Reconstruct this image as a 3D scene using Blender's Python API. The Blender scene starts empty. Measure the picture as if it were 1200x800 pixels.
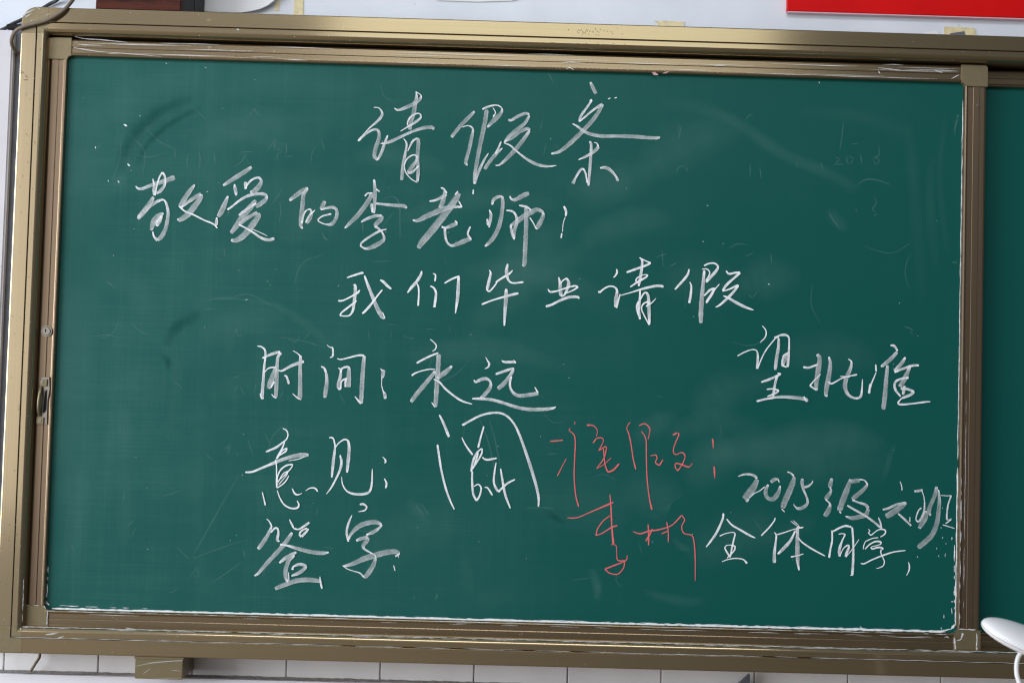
import bpy, bmesh, math, random
from mathutils import Vector, Matrix, Euler
random.seed(11)
R = math.radians

# ------------------------------------------------------------------ scene, camera, light
S = bpy.context.scene
S.render.engine = 'CYCLES'
S.cycles.transparent_max_bounces = 40
S.cycles.filter_width = 1.25
S.view_settings.view_transform = 'Standard'
S.view_settings.look = 'None'
S.view_settings.exposure = 0.0
S.view_settings.gamma = 1.0

CAM_LOC = Vector((0.9744, -3.15005, 0.47436))
CAM_ROT = Euler((1.615172, -0.027596, -0.010748), 'XYZ')
cam = bpy.data.cameras.new('camera')
cam.lens = 50; cam.sensor_width = 36; cam.clip_end = 100; cam.clip_start = 0.05
cam.dof.use_dof = True; cam.dof.focus_distance = 3.17; cam.dof.aperture_fstop = 4.5
camo = bpy.data.objects.new('camera', cam)
camo.location = CAM_LOC; camo.rotation_euler = CAM_ROT
S.collection.objects.link(camo); S.camera = camo

world = bpy.data.worlds.new('World'); S.world = world; world.use_nodes = True
wn = world.node_tree.nodes; wl = world.node_tree.links
bg = wn['Background']; bg.inputs['Strength'].default_value = 1.0
tc = wn.new('ShaderNodeTexCoord'); sp = wn.new('ShaderNodeSeparateXYZ')
rp = wn.new('ShaderNodeValToRGB')
wl.new(tc.outputs['Generated'], sp.inputs[0]); 
mp = wn.new('ShaderNodeMapRange'); mp.inputs[1].default_value = -1; mp.inputs[2].default_value = 1
wl.new(sp.outputs['Z'], mp.inputs[0]); wl.new(mp.outputs[0], rp.inputs[0]); 
mx = wn.new('ShaderNodeMapRange'); mx.interpolation_type = 'SMOOTHSTEP'
for i_, v_ in ((1, -0.75), (2, 0.40), (3, 2.6), (4, 0.40)): mx.inputs[i_].default_value = v_
wl.new(sp.outputs['X'], mx.inputs[0]); wl.new(rp.outputs[0], bg.inputs['Color']); wl.new(mx.outputs[0], bg.inputs['Strength'])
rp.color_ramp.elements[0].position = 0.30; rp.color_ramp.elements[0].color = (0.20, 0.18, 0.16, 1)
rp.color_ramp.elements[1].position = 0.75; rp.color_ramp.elements[1].color = (0.30, 0.32, 0.36, 1)

def area(name, loc, target, sx, sy, radiance, col):
    l = bpy.data.lights.new(name, 'AREA'); l.shape = 'RECTANGLE'; l.size = sx; l.size_y = sy
    l.energy = radiance * math.pi * sx * sy; l.color = col
    o = bpy.data.objects.new(name, l); o.location = loc
    o.rotation_euler = (Vector(target) - Vector(loc)).to_track_quat('-Z', 'Y').to_euler()
    S.collection.objects.link(o); return o
area('window_light_side', (-4.1, -3.5, 1.0), (1.0, -2.9, 0.8), 4.4, 2.6, 8.4, (0.93, 0.97, 1.0))
area('window_light_rear', (-2.75, -5.0, 1.20), (-2.2, 0, 0.8), 2.15, 2.9, 1.25, (1.0, 0.96, 0.93))
area('ceiling_tube_rear', (1.27, -6.0, 2.92), (1.27, 0, 1.25), 2.9, 1.1, 1.62, (0.93, 1.0, 0.97))
area('ceiling_lamp_front', (0.9, -3.4, 2.9), (0.9, -0.6, 0.4), 3.0, 0.6, 8.6, (0.98, 0.98, 1.0))

# ------------------------------------------------------------------ helpers
_M = CAM_ROT.to_matrix()
def at(px, py, Y=0.0):
    """surveyed point of the photograph (1200 x 800) laid on the wall-parallel plane y = Y"""
    f = 1200 * 50 / 36
    d = _M @ Vector(((px - 600) / f, -(py - 400) / f, -1)); t = (Y - CAM_LOC.y) / d.y
    return CAM_LOC + d * t
MM = 0.00189                                   # metres per photo pixel on the board

def link(o, parent=None):
    S.collection.objects.link(o)
    if parent: o.parent = parent
    return o
def tag(o, label=None, cat=None, group=None, kind=None):
    for k, v in (('label', label), ('category', cat), ('group', group), ('kind', kind)):
        if v: o[k] = v
    return o
def empty(name, loc=(0, 0, 0)):
    o = bpy.data.objects.new(name, None); o.location = loc; o.empty_display_size = .05
    return link(o)
def mesh(name, V, F, mat, parent=None, smooth=None):
    me = bpy.data.meshes.new(name); me.from_pydata([tuple(v) for v in V], [], F); me.validate()
    bm = bmesh.new(); bm.from_mesh(me); bmesh.ops.recalc_face_normals(bm, faces=bm.faces); bm.to_mesh(me); bm.free()
    if mat: me.materials.append(mat)
    if smooth:
        me.polygons.foreach_set('use_smooth', [True] * len(me.polygons)); me.set_sharp_from_angle(angle=R(smooth))
    o = bpy.data.objects.new(name, me); link(o)
    if parent: o.parent = parent; o.matrix_parent_inverse = Matrix.Translation(-parent.location)
    return o
def box(name, a, b, mat, parent=None, bev=0.0, seg=2):
    bm = bmesh.new(); bmesh.ops.create_cube(bm, size=1)
    for v in bm.verts:
        v.co = Vector([(a[i] + b[i]) / 2 + v.co[i] * (b[i] - a[i]) for i in range(3)])
    if bev: bmesh.ops.bevel(bm, geom=bm.edges[:], offset=bev, segments=seg, affect='EDGES')
    return frombm(name, bm, mat, parent, 40 if bev else None)
def frombm(name, bm, mat, parent=None, smooth=None):
    bmesh.ops.recalc_face_normals(bm, faces=bm.faces)
    me = bpy.data.meshes.new(name); bm.to_mesh(me); bm.free(); me.materials.append(mat)
    if smooth:
        me.polygons.foreach_set('use_smooth', [True] * len(me.polygons)); me.set_sharp_from_angle(angle=R(smooth))
    o = bpy.data.objects.new(name, me); link(o)
    if parent: o.parent = parent; o.matrix_parent_inverse = Matrix.Translation(-parent.location)
    return o
def tube(name, pts, r, mat, parent=None, n=10, sub=8):
    P = smoothpts([(p[0], p[1], p[2]) for p in pts], sub); V = []; F = []
    up = Vector((0, 1, 0.2)).normalized()
    for i, p in enumerate(P):
        t = (P[min(i + 1, len(P) - 1)] - P[max(i - 1, 0)]).normalized()
        a = t.cross(up).normalized(); b = a.cross(t).normalized()
        for k in range(n):
            q = 2 * math.pi * k / n; V.append(p + a * r * math.cos(q) + b * r * math.sin(q))
    for i in range(len(P) - 1):
        for k in range(n):
            F.append((i * n + k, i * n + (k + 1) % n, (i + 1) * n + (k + 1) % n, (i + 1) * n + k))
    F.append(tuple(range(n))); F.append(tuple((len(P) - 1) * n + k for k in range(n)))
    return mesh(name, V, F, mat, parent, 60)
def smoothpts(P, sub=5):
    """Catmull-Rom through points of any dimension"""
    n = len(P); P = [Vector(p) for p in P]
    if n < 3:
        return [P[0].lerp(P[-1], i / 4) for i in range(5)]
    out = []
    for i in range(n - 1):
        p1, p2 = P[i], P[i + 1]
        p0 = P[i - 1] if i else p1 * 2 - p2
        p3 = P[i + 2] if i + 2 < n else p2 * 2 - p1
        for k in range(sub):
            t = k / sub
            out.append(0.5 * ((2 * p1) + (p2 - p0) * t + (2 * p0 - 5 * p1 + 4 * p2 - p3) * t * t + (3 * p1 - p0 - 3 * p2 + p3) * t ** 3))
    out.append(P[-1]); return out

# ------------------------------------------------------------------ materials
def newmat(name):
    m = bpy.data.materials.new(name); m.use_nodes = True
    nt = m.node_tree; return m, nt, nt.nodes, nt.links, nt.nodes['Principled BSDF']
def noise(N, L, scale, detail=4, vec=None, stretch=None, rough=0.55, coord='Object'):
    t = N.new('ShaderNodeTexCoord'); mpn = N.new('ShaderNodeMapping')
    L.new(vec if vec else t.outputs[coord], mpn.inputs[0])
    if stretch: mpn.inputs['Scale'].default_value = stretch
    n = N.new('ShaderNodeTexNoise'); n.inputs['Scale'].default_value = scale; n.inputs['Detail'].default_value = detail
    n.inputs['Roughness'].default_value = rough
    L.new(mpn.outputs[0], n.inputs['Vector']); return n
def ramp(N, L, fac, stops):
    r = N.new('ShaderNodeValToRGB'); el = r.color_ramp.elements
    while len(el) < len(stops): el.new(0.5)
    for e, (p, c) in zip(el, stops):
        e.position = p; e.color = (c, c, c, 1) if isinstance(c, (int, float)) else (*c, 1)
    L.new(fac, r.inputs[0]); return r
def bump(N, L, b, h, strength, dist=0.001):
    n = N.new('ShaderNodeBump'); n.inputs['Strength'].default_value = strength; n.inputs['Distance'].default_value = dist
    L.new(h, n.inputs['Height']); L.new(n.outputs[0], b.inputs['Normal'])
def math_(N, L, op, a, b=None, clamp=False):
    n = N.new('ShaderNodeMath'); n.operation = op; n.use_clamp = clamp
    for i, v in enumerate((a, b)):
        if v is None: continue
        if isinstance(v, (int, float)): n.inputs[i].default_value = v
        else: L.new(v, n.inputs[i])
    return n.outputs[0]
def mixc(N, L, fac, a, b, mode='MIX'):
    n = N.new('ShaderNodeMix'); n.data_type = 'RGBA'; n.blend_type = mode
    for sock, v in ((n.inputs[0], fac), (n.inputs[6], a), (n.inputs[7], b)):
        if isinstance(v, (int, float)): sock.default_value = v
        elif isinstance(v, tuple): sock.default_value = (*v, 1)
        else: L.new(v, sock)
    return n.outputs[2]

def alu(name, col, stretch, rough=0.2, metal=0.9, dust=0.25, dustcol=(0.55, 0.5, 0.46)):
    m, nt, N, L, b = newmat(name)
    fine = noise(N, L, 1.0, 3, stretch=stretch)                       # drawn lines along the rail
    soft = noise(N, L, 5.0, 5)
    grime = noise(N, L, 38.0, 6, rough=0.7)
    c1 = mixc(N, L, ramp(N, L, fine.outputs['Fac'], [(0.3, 0.0), (0.7, 1.0)]).outputs[0],
              tuple(x * 0.93 for x in col), tuple(min(1, x * 1.05) for x in col))
    c2 = mixc(N, L, ramp(N, L, soft.outputs['Fac'], [(0.35, 0.0), (0.75, 0.25)]).outputs[0], c1, tuple(x * 0.85 for x in col))
    dm = ramp(N, L, grime.outputs['Fac'], [(0.66, 0.0), (0.84, dust)]).outputs[0]
    L.new(mixc(N, L, dm, c2, dustcol), b.inputs['Base Color'])
    b.inputs['Metallic'].default_value = metal
    L.new(math_(N, L, 'SUBTRACT', metal, math_(N, L, 'MULTIPLY', dm, 1.5), True), b.inputs['Metallic'])
    rr = math_(N, L, 'ADD', rough - 0.02, math_(N, L, 'MULTIPLY', soft.outputs['Fac'], 0.04))
    rr = math_(N, L, 'ADD', rr, math_(N, L, 'MULTIPLY', dm, 1.2), True)
    L.new(rr, b.inputs['Roughness'])
    bump(N, L, b, fine.outputs['Fac'], 0.04, 0.00012)
    return m
H_ = (1.5, 200, 420); V_ = (420, 200, 1.5)
CH = (0.40, 0.325, 0.20)
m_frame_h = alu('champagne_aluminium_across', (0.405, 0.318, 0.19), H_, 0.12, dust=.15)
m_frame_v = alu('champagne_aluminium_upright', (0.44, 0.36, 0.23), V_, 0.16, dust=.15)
BR = (0.30, 0.232, 0.145)
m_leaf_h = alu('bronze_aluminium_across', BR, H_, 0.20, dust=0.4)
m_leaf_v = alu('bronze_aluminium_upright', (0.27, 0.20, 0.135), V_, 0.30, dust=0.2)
m_cap = alu('olive_gold_corner_plastic', (0.25, 0.205, 0.12), (60, 60, 60), 0.34, 0.6, 0.5)
m_steel = alu('worn_steel', (0.33, 0.30, 0.26), (40, 40, 40), 0.30, 0.9, 0.1)

def paint(name, col, rough=0.6, var=0.08, scale=6, spec=0.5, bumpy=0.0, bscale=200, spots=None):
    m, nt, N, L, b = newmat(name)
    n = noise(N, L, scale, 6)
    c = mixc(N, L, ramp(N, L, n.outputs['Fac'], [(0.3, 0.0), (0.7, 1.0)]).outputs[0], tuple(x * (1 - var) for x in col), tuple(min(1, x * (1 + var)) for x in col))
    if spots:
        n2 = noise(N, L, spots[1], 5, rough=0.7)
        c = mixc(N, L, ramp(N, L, n2.outputs['Fac'], [(spots[2], 0.0), (spots[2] + 0.09, spots[3])]).outputs[0], c, spots[0])
    L.new(c, b.inputs['Base Color']); b.inputs['Roughness'].default_value = rough
    b.inputs['Specular IOR Level'].default_value = spec
    if bumpy:
        n3 = noise(N, L, bscale, 4); bump(N, L, b, n3.outputs['Fac'], bumpy, 0.001)
    return m
m_wall = paint('blue_white_wall_paint', (0.675, 0.73, 0.815), 0.75, 0.07, 5, bumpy=0.25, bscale=160, spots=((0.5, 0.47, 0.42), 45, 0.66, 0.35))
m_tile = paint('white_glazed_tile', (0.86, 0.84, 0.85), 0.25, 0.04, 9, bumpy=0.03, bscale=30, spots=((0.22, 0.2, 0.19), 22, 0.66, 0.7))
m_grout = paint('grey_grout', (0.55, 0.53, 0.52), 0.9, 0.3, 60, bumpy=0.5)
m_ledge = paint('white_ledge_enamel', (0.78, 0.77, 0.83), 0.35, 0.04, 10, spots=((0.4, 0.37, 0.35), 30, 0.68, 0.5))
m_dust = paint('grey_ledge_dust', (0.36, 0.34, 0.33), 0.95, 0.4, 110, bumpy=0.9, bscale=300)
m_red = paint('red_vinyl', (0.60, 0.004, 0.005), 0.5, 0.10, 5, spec=0.10, bumpy=0.05)
m_pink = paint('pale_pink_board_edge', (0.62, 0.42, 0.5), 0.6)
m_black = paint('black_plastic', (0.010, 0.011, 0.012), 0.5, 0.3, 30, spec=0.15)
m_dark = paint('dark_channel', (0.020, 0.017, 0.015), 0.7, 0.4, 40, spots=((0.3, 0.25, 0.25), 150, 0.68, 0.6))
m_paper = paint('white_paper', (0.78, 0.80, 0.83), 0.8, 0.03, 10)
m_tape = paint('aged_yellow_tape', (0.68, 0.60, 0.36), 0.5, 0.15, 60)
m_cable = paint('brown_rubber_cable', (0.17, 0.135, 0.10), 0.5, 0.15, 40)
m_blackcable = paint('black_rubber_cable', (0.02, 0.021, 0.025), 0.5, 0.2, 40)
m_panel = paint('white_enamel_panel', (0.58, 0.575, 0.63), 0.4, 0.05, 8, spots=((0.1, 0.08, 0.08), 26, 0.72, 0.8))
m_slate = paint('slate_grey_scrap_and_shade', (0.10, 0.11, 0.135), 0.45, 0.2, 20)  # grey of the small scraps and of the strip painted as a shaded gap
m_lamp = paint('white_gloss_plastic', (0.84, 0.84, 0.87), 0.22, 0.01, 4)
m_darkmark = paint('dark_scuff', (0.05, 0.035, 0.025), 0.8, 0.3, 80)
m_lump = paint('grey_crumbs', (0.16, 0.15, 0.16), 0.9, 0.4, 200)

# red-brown wood
m_wood, nt, N, L, b = newmat('red_brown_wood')
n = noise(N, L, 14, 5, stretch=(0.6, 5, 9)); n2 = noise(N, L, 90, 3, stretch=(0.3, 4, 6))
c = mixc(N, L, ramp(N, L, n.outputs['Fac'], [(0.35, 0.0), (0.62, 1.0)]).outputs[0], (0.010, 0.003, 0.002), (0.075, 0.018, 0.010))
L.new(mixc(N, L, ramp(N, L, n2.outputs['Fac'], [(0.4, 0.0), (0.6, 0.5)]).outputs[0], c, (0.10, 0.02, 0.012)), b.inputs['Base Color'])
b.inputs['Roughness'].default_value = 0.4; b.inputs['Specular IOR Level'].default_value = 0.15

# enamelled green writing surface: fine weave, chalk dust haze, erasing arcs
def green(name, dustk):
    m, nt, N, L, b = newmat(name)
    big = noise(N, L, 1.7, 5, rough=0.6)
    arcs = noise(N, L, 1.0, 6, stretch=(2.2, 1, 9.0), rough=0.62)
    col_ = noise(N, L, 1.0, 6, stretch=(26, 1, 1.6), rough=0.65)
    cloud = noise(N, L, 9.0, 6, rough=0.6)
    fine = noise(N, L, 1.0, 2, stretch=(260, 1, 300))
    lines = noise(N, L, 1.0, 3, stretch=(3, 1, 330))
    lines2 = noise(N, L, 1.0, 3, stretch=(330, 1, 3))
    t = N.new('ShaderNodeTexCoord'); s = N.new('ShaderNodeSeparateXYZ'); L.new(t.outputs['Object'], s.inputs[0])
    # dust haze also paints in the window light's falloff, lighter left, darker right
    left = N.new('ShaderNodeMapRange'); L.new(s.outputs['X'], left.inputs[0])
    left.inputs[1].default_value = 0.0; left.inputs[2].default_value = 1.5; left.inputs[3].default_value = 1.45; left.inputs[4].default_value = 0.16
    d = ramp(N, L, big.outputs['Fac'], [(0.32, 0.0), (0.72, 1.0)]).outputs[0]
    d = math_(N, L, 'MULTIPLY', d, 0.55)
    d = math_(N, L, 'ADD', d, math_(N, L, 'MULTIPLY', ramp(N, L, arcs.outputs['Fac'], [(0.42, 0.0), (0.75, 1.0)]).outputs[0], 0.35))
    d = math_(N, L, 'ADD', d, math_(N, L, 'MULTIPLY', ramp(N, L, col_.outputs['Fac'], [(0.50, 0.0), (0.80, 1.0)]).outputs[0], 0.40))
    d = math_(N, L, 'ADD', d, math_(N, L, 'MULTIPLY', ramp(N, L, cloud.outputs['Fac'], [(0.45, 0.0), (0.75, 1.0)]).outputs[0], 0.25))
    d = math_(N, L, 'ADD', d, 0.25)
    d = math_(N, L, 'MULTIPLY', d, left.outputs[0])
    f = math_(N, L, 'ADD', 0.55, math_(N, L, 'MULTIPLY', fine.outputs['Fac'], 0.45))
    f = math_(N, L, 'MULTIPLY', f, math_(N, L, 'ADD', 0.35, math_(N, L, 'MULTIPLY', lines.outputs['Fac'], 0.95)))
    f = math_(N, L, 'MULTIPLY', f, math_(N, L, 'ADD', 0.55, math_(N, L, 'MULTIPLY', lines2.outputs['Fac'], 0.9)))
    d = math_(N, L, 'MULTIPLY', math_(N, L, 'MULTIPLY', d, f), dustk, True)
    L.new(mixc(N, L, d, (0.0022, 0.080, 0.069), (0.26, 0.54, 0.51)), b.inputs['Base Color'])
    b.inputs['Roughness'].default_value = 0.45
    b.inputs['Specular IOR Level'].default_value = 0.13
    bump(N, L, b, fine.outputs['Fac'], 0.12, 0.0004)
    return m
m_green = green('green_enamel_writing_surface', 0.10)
m_green2 = green('green_enamel_rear_surface', 0.05)

# chalk: edge-heavy, streaked, grainy deposit; density comes with each stroke
def chalk(name, col, gain=1.0, soft=False):
    m, nt, N, L, b = newmat(name)
    uv = N.new('ShaderNodeUVMap'); uv.uv_map = 'stroke'
    s = N.new('ShaderNodeSeparateXYZ'); L.new(uv.outputs[0], s.inputs[0])
    at_ = N.new('ShaderNodeAttribute'); at_.attribute_name = 'dens'
    v = math_(N, L, 'ABSOLUTE', math_(N, L, 'SUBTRACT', s.outputs['Y'], 0.5)) if soft else s.outputs['Y']
    edge = ramp(N, L, v, [(0.0, 1.0), (0.18, 0.80), (0.36, 0.28), (0.5, 0.0)] if soft else [(0.0, 0.75), (0.12, 1.08), (0.30, 0.88), (0.60, 0.80), (0.88, 0.78), (1.0, 0.40)]).outputs[0]
    st = noise(N, L, 1.0, 3, vec=uv.outputs[0], stretch=(5, 18, 1) if soft else (16, 5.0, 1))
    st2 = noise(N, L, 1.0, 2, vec=uv.outputs[0], stretch=(120, 2.0, 1))
    gr = noise(N, L, 1.0, 2, stretch=(420, 420, 620))
    k = math_(N, L, 'MULTIPLY', edge, math_(N, L, 'ADD', 0.50, math_(N, L, 'MULTIPLY', st.outputs['Fac'], 1.05)))
    k = math_(N, L, 'MULTIPLY', k, math_(N, L, 'ADD', 0.80, math_(N, L, 'MULTIPLY', st2.outputs['Fac'], 0.4)))
    k = math_(N, L, 'MULTIPLY', k, ramp(N, L, gr.outputs['Fac'], [(0.36, 0.74), (0.60, 1.14)]).outputs[0])
    k = math_(N, L, 'MULTIPLY', math_(N, L, 'MULTIPLY', k, at_.outputs['Fac']), gain, True)
    b.inputs['Base Color'].default_value = (*col, 1); b.inputs['Roughness'].default_value = 0.95
    b.inputs['Specular IOR Level'].default_value = 0.1
    L.new(k, b.inputs['Alpha'])
    return m
m_chalk = chalk('white_chalk', (0.84, 0.88, 0.92), 1.08)
m_pinkchalk = chalk('pink_chalk', (0.74, 0.165, 0.175))
m_smear = chalk('chalk_dust_smear', (0.34, 0.60, 0.57), 1.0, True)
m_clean = chalk('wiped_clean_green', (0.003, 0.072, 0.062), 1.0, True)
m_pinkdust = chalk('pale_pink_chalk_dust', (0.75, 0.45, 0.48))
m_ghost = chalk('old_chalk_ghost', (0.48, 0.66, 0.64))
m_scuff = chalk('dark_rub_marks', (0.04, 0.03, 0.022))

# ------------------------------------------------------------------ the wall behind
WY = 0.100
wall = mesh('wall', [(-1.3, WY, -0.9), (4.6, WY, -0.9), (4.6, WY, 2.3), (-1.3, WY, 2.3), (-1.3, WY + .15, -0.9), (4.6, WY + .15, -0.9), (4.6, WY + .15, 2.3), (-1.3, WY + .15, 2.3)],
            [(0, 1, 2, 3), (4, 5, 6, 7), (0, 1, 5, 4), (3, 2, 6, 7), (0, 3, 7, 4), (1, 2, 6, 5)], m_wall)
tag(wall, kind='structure')
box('grout_bed', (-1.25, WY - .003, -0.88), (4.55, WY - .0005, -0.02), m_grout, wall)
tile_me = None
TW = 0.2116
for i in range(-4, 20):
    x0 = 0.0935 + i * TW
    if tile_me is None:
        o = box('tile', (0.0015, -.0085, -0.1995), (TW - 0.0015, -.0025, -0.0015), m_tile, None, 0.0012, 1); tile_me = o.data
    else:
        o = bpy.data.objects.new('tile', tile_me); link(o)
    o.parent = wall; o.location = (x0, WY, -0.020 + random.uniform(-.0006, .0006))
    o.rotation_euler = (random.uniform(-.002, .002), 0, random.uniform(-.003, .003))
LZ = -0.1535
ledge = box('ledge', (-1.25, 0.050, -0.245), (4.55, WY - .009, LZ), m_ledge, None, 0.002); tag(ledge, kind='structure')
# dust lying along the back of the ledge
V = []; F = []; nseg = 520
for i in range(nseg + 1):
    x = -1.2 + 5.7 * i / nseg
    w = 0.020 + 0.006 * random.random() + 0.006 * math.sin(i * .13)
    V += [(x, WY - .0092, LZ + .0012 + .0016 * random.random()), (x, WY - .0092 - w, LZ + .0008)]
    if i: F.append((2 * i - 2, 2 * i - 1, 2 * i + 1, 2 * i))
o = mesh('dust_line', V, F, m_dust); tag(o, 'grey dust settled along the back of the white ledge', 'dust', kind='stuff')

# white panel and grey strip left of the frame
pr = at(11, 150, 0.03).x; pt = at(5, 35, 0.03).z
p = box('white_panel', (-0.95, 0.03, -0.088), (pr, WY - .001, pt), m_panel, None, 0.004)
p.data.materials.clear(); p.data.materials.append(m_panel)
tag(p, 'white enamel panel with small dark specks left of the board frame', 'panel')
p = box('gap_shade_strip', (pr + .001, 0.045, -0.085), (-0.0995, WY - .001, pt + .012), m_slate, None, 0.003)  # solid strip put in as the shadowed gap beside the panel
tag(p, 'slate grey upright strip standing in for the shaded gap between white panel and board frame', 'gap_shade_strip')

# ------------------------------------------------------------------ rails
def crisp(me, wide=.006):
    bm = bmesh.new(); bm.from_mesh(me)
    for e in bm.edges:
        if len(e.link_faces) == 2:
            w = [f.calc_area() / max(e.calc_length(), 1e-6) for f in e.link_faces]
            if max(w) > wide and e.calc_face_angle(0) > R(3): e.smooth = False
    bm.to_mesh(me); bm.free()
def rail(name, prof, side, a, b, inner, mat, parent, y0=0.0, seg=1, sm=35):
    """extrude profile [(outward, y)] along one side; a..b run along it, inner = coordinate of the inner edge"""
    V = []; F = []; n = len(prof)
    for j in range(seg + 1):
        s = a + (b - a) * j / seg
        for d, y in prof:
            if side == 'top': V.append((s, y + y0, inner + d))
            elif side == 'bottom': V.append((s, y + y0, inner - d))
            elif side == 'left': V.append((inner - d, y + y0, s))
            else: V.append((inner + d, y + y0, s))
    for j in range(seg):
        for k in range(n - 1):
            F.append((j * n + k, j * n + k + 1, (j + 1) * n + k + 1, (j + 1) * n + k))
        F.append((j * n + n - 1, j * n, (j + 1) * n, (j + 1) * n + n - 1))
    F.append(tuple(range(n))); F.append(tuple(seg * n + k for k in range(n)))
    o = mesh(name, V, F, mat, parent, sm); crisp(o.data); return o

FL, FR, FT, FB = -0.0385, 4.10, 1.2635, -0.0330      # inner edges of the fixed frame
arc = [(0.012 - 0.012 * math.cos(q), -0.018 - 0.019 * math.sin(q)) for q in [R(x) for x in range(0, 91, 10)]]
FP = [(0.004, .094), (0.004, .02), (0, .02)] + arc + [(0.0219, -.037), (0.0227, -.0364), (0.0230, -.016), (0.0254, -.016), (0.0256, -.0345), (0.0263, -.035), (0.0560, -.035), (0.0578, -.0343), (0.0585, -.0325), (0.0585, .094)]
frame = empty('board_frame', (FL, 0, FB))
tag(frame, 'fixed champagne gold aluminium frame with grooved rails around the sliding chalkboards', 'board frame')
rail('frame_rail', FP, 'top', FL, FR, FT, m_frame_h, frame)
rail('frame_rail', FP, 'bottom', FL, FR, FB, m_frame_h, frame)
rail('frame_rail', FP, 'left', FB, FT, FL, m_frame_v, frame)
rail('frame_rail', FP, 'right', FB, FT, FR, m_frame_v, frame)
# mitred corner caps with the outer face rounded
D0 = 0.0244
def corner_cap(cx, cz, sx, sz):
    D0 = 0.0244 if cz > .5 else 0.0500
    V = []; F = []; n = len(FP); m = 9
    for j in range(m):
        q = R(90) * j / (m - 1)
        for d, y in FP:
            if y > .05: y = .094
            if d <= D0:                                        # square part: run to the mitre and back
                t = j / (m - 1)
                p = (d, d * (t * 2)) if t <= .5 else (d * (2 - 2 * t), d)
            else:
                r = d - D0; p = (D0 * (1 if True else 0) + r * math.cos(q), D0 + r * math.sin(q))
            V.append((cx + sx * p[0], y - 0.0006 * (y < 0), cz + sz * p[1]))
    # straight starts at either end so that the cap meets the rails
    lead = []
    for d, y in FP: lead.append((cx + sx * d, y - 0.0006 * (y < 0), cz))
    tail = []
    for d, y in FP: tail.append((cx, y - 0.0006 * (y < 0), cz + sz * d))
    rows = [lead] + [V[j * n:(j + 1) * n] for j in range(m)] + [tail]
    VV = [v for r_ in rows for v in r_]
    for j in range(len(rows) - 1):
        for k in range(n - 1):
            F.append((j * n + k, j * n + k + 1, (j + 1) * n + k + 1, (j + 1) * n + k))
    o = mesh('corner_cap', VV, F, m_cap, frame, 20); crisp(o.data, .004); return o
for cx, cz, sx, sz in ((FL, FT, -1, 1), (FL, FB, -1, -1), (FR, FT, 1, 1), (FR, FB, 1, -1)): corner_cap(cx, cz, sx, sz)
box('channel_back', (FL + .002, 0.075, FB - .003), (FR - .002, 0.085, FT + .003), m_dark, frame)

# bracket under the bottom rail
b0 = at(158.5, 774, -.028); b1 = at(213.5, 796, -.028)
br = box('mounting_bracket', (b0.x, -.028, b1.z), (b1.x, 0.088, FB - .060), m_cap, frame, 0.0012)
box('bracket_lip', (b0.x - .002, -.031, FB - .0645), (b1.x + .002, 0.06, FB - .0592), m_cap, br, 0.0008)

# ------------------------------------------------------------------ sliding leaves
W, H = 2.0, 1.2201
LP = [(0, .012), (0, -.0075), (.0006, -.0098), (.0020, -.0116), (.0040, -.0122), (.0062, -.0112), (.0074, -.0088), (.0090, -.0085),
      (.0178, -.0085), (.0182, -.0074), (.0194, -.0074), (.0198, -.0088), (.0208, -.0092), (.0345, -.0092), (.0375, -.0078), (.0398, -.0030), (.0403, .012)]
def leaf(name, x0, x1, y0, right=0.0107, mg=None):
    root = empty(name, (x0, y0, 0))
    s = box('writing_surface', (x0, y0, 0), (x1, y0 + .010, H), mg or m_green, root)
    f = .008
    rail('leaf_rail', LP, 'top', x0 - f + .016, x1 - f, H, m_leaf_h, root, y0)
    rail('leaf_rail', LP, 'bottom', x0 + f, x1 - f, 0.0, m_leaf_h, root, y0)
    rail('leaf_stile', LP, 'left', f, H - f, x0, m_leaf_v, root, y0)
    RP = LP[:-4] + [(.0340 + right, -.0092), (.0375 + right, -.0078), (.0398 + right, -.0030), (.0403 + right, .012)]
    RP.insert(-4, (.0330, -.0092)); RP.insert(-4, (.0336, -.0080)); RP.insert(-4, (.0344, -.0080)); RP.insert(-4, (.0350, -.0092))
    rail('leaf_stile', RP, 'right', f, H - f, x1, m_leaf_v, root, y0)
    for cx, cz, sx, sz, ex in ((x0, H, -1, 1, 0), (x1, H, 1, 1, right), (x0, 0, -1, -1, 0), (x1, 0, 1, -1, right)):
        w, h = .0405 + ex, .0405; r = .007; P = []
        for k in range(7):
            q = R(90) * (1 - k / 6); P.append((-f + f * math.cos(q), -f + f * math.sin(q)))
        P.append((w, -f))
        for k in range(6):
            q = R(90) * k / 5; P.append((w - r + r * math.cos(q), h - r + r * math.sin(q)))
        P.append((-f, h))
        bm = bmesh.new()
        vs = [bm.verts.new((cx + sx * a, y0 - .0128, cz + sz * c)) for a, c in P]
        fc = bm.faces.new(vs)
        ex_ = bmesh.ops.extrude_face_region(bm, geom=[fc])
        for v in [g for g in ex_['geom'] if isinstance(g, bmesh.types.BMVert)]: v.co.y = y0 + .0115
        bm.edges.ensure_lookup_table()
        ed = [e for e in bm.edges if all(abs(v.co.y - (y0 - .0128)) < 1e-6 for v in e.verts)]
        bmesh.ops.bevel(bm, geom=ed, offset=.0009, segments=2, affect='EDGES')
        frombm('corner_piece', bm, m_cap, root, 35)
    return root
board = leaf('sliding_chalkboard', 0.0, W, 0.0)
tag(board, 'front sliding green chalkboard covered in white and pink handwriting', 'chalkboard')
rear = leaf('sliding_chalkboard', 2.02, 4.05, 0.032, 0.0, m_green2)
tag(rear, 'blank dark green chalkboard behind the front one at the right edge', 'chalkboard')

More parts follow.
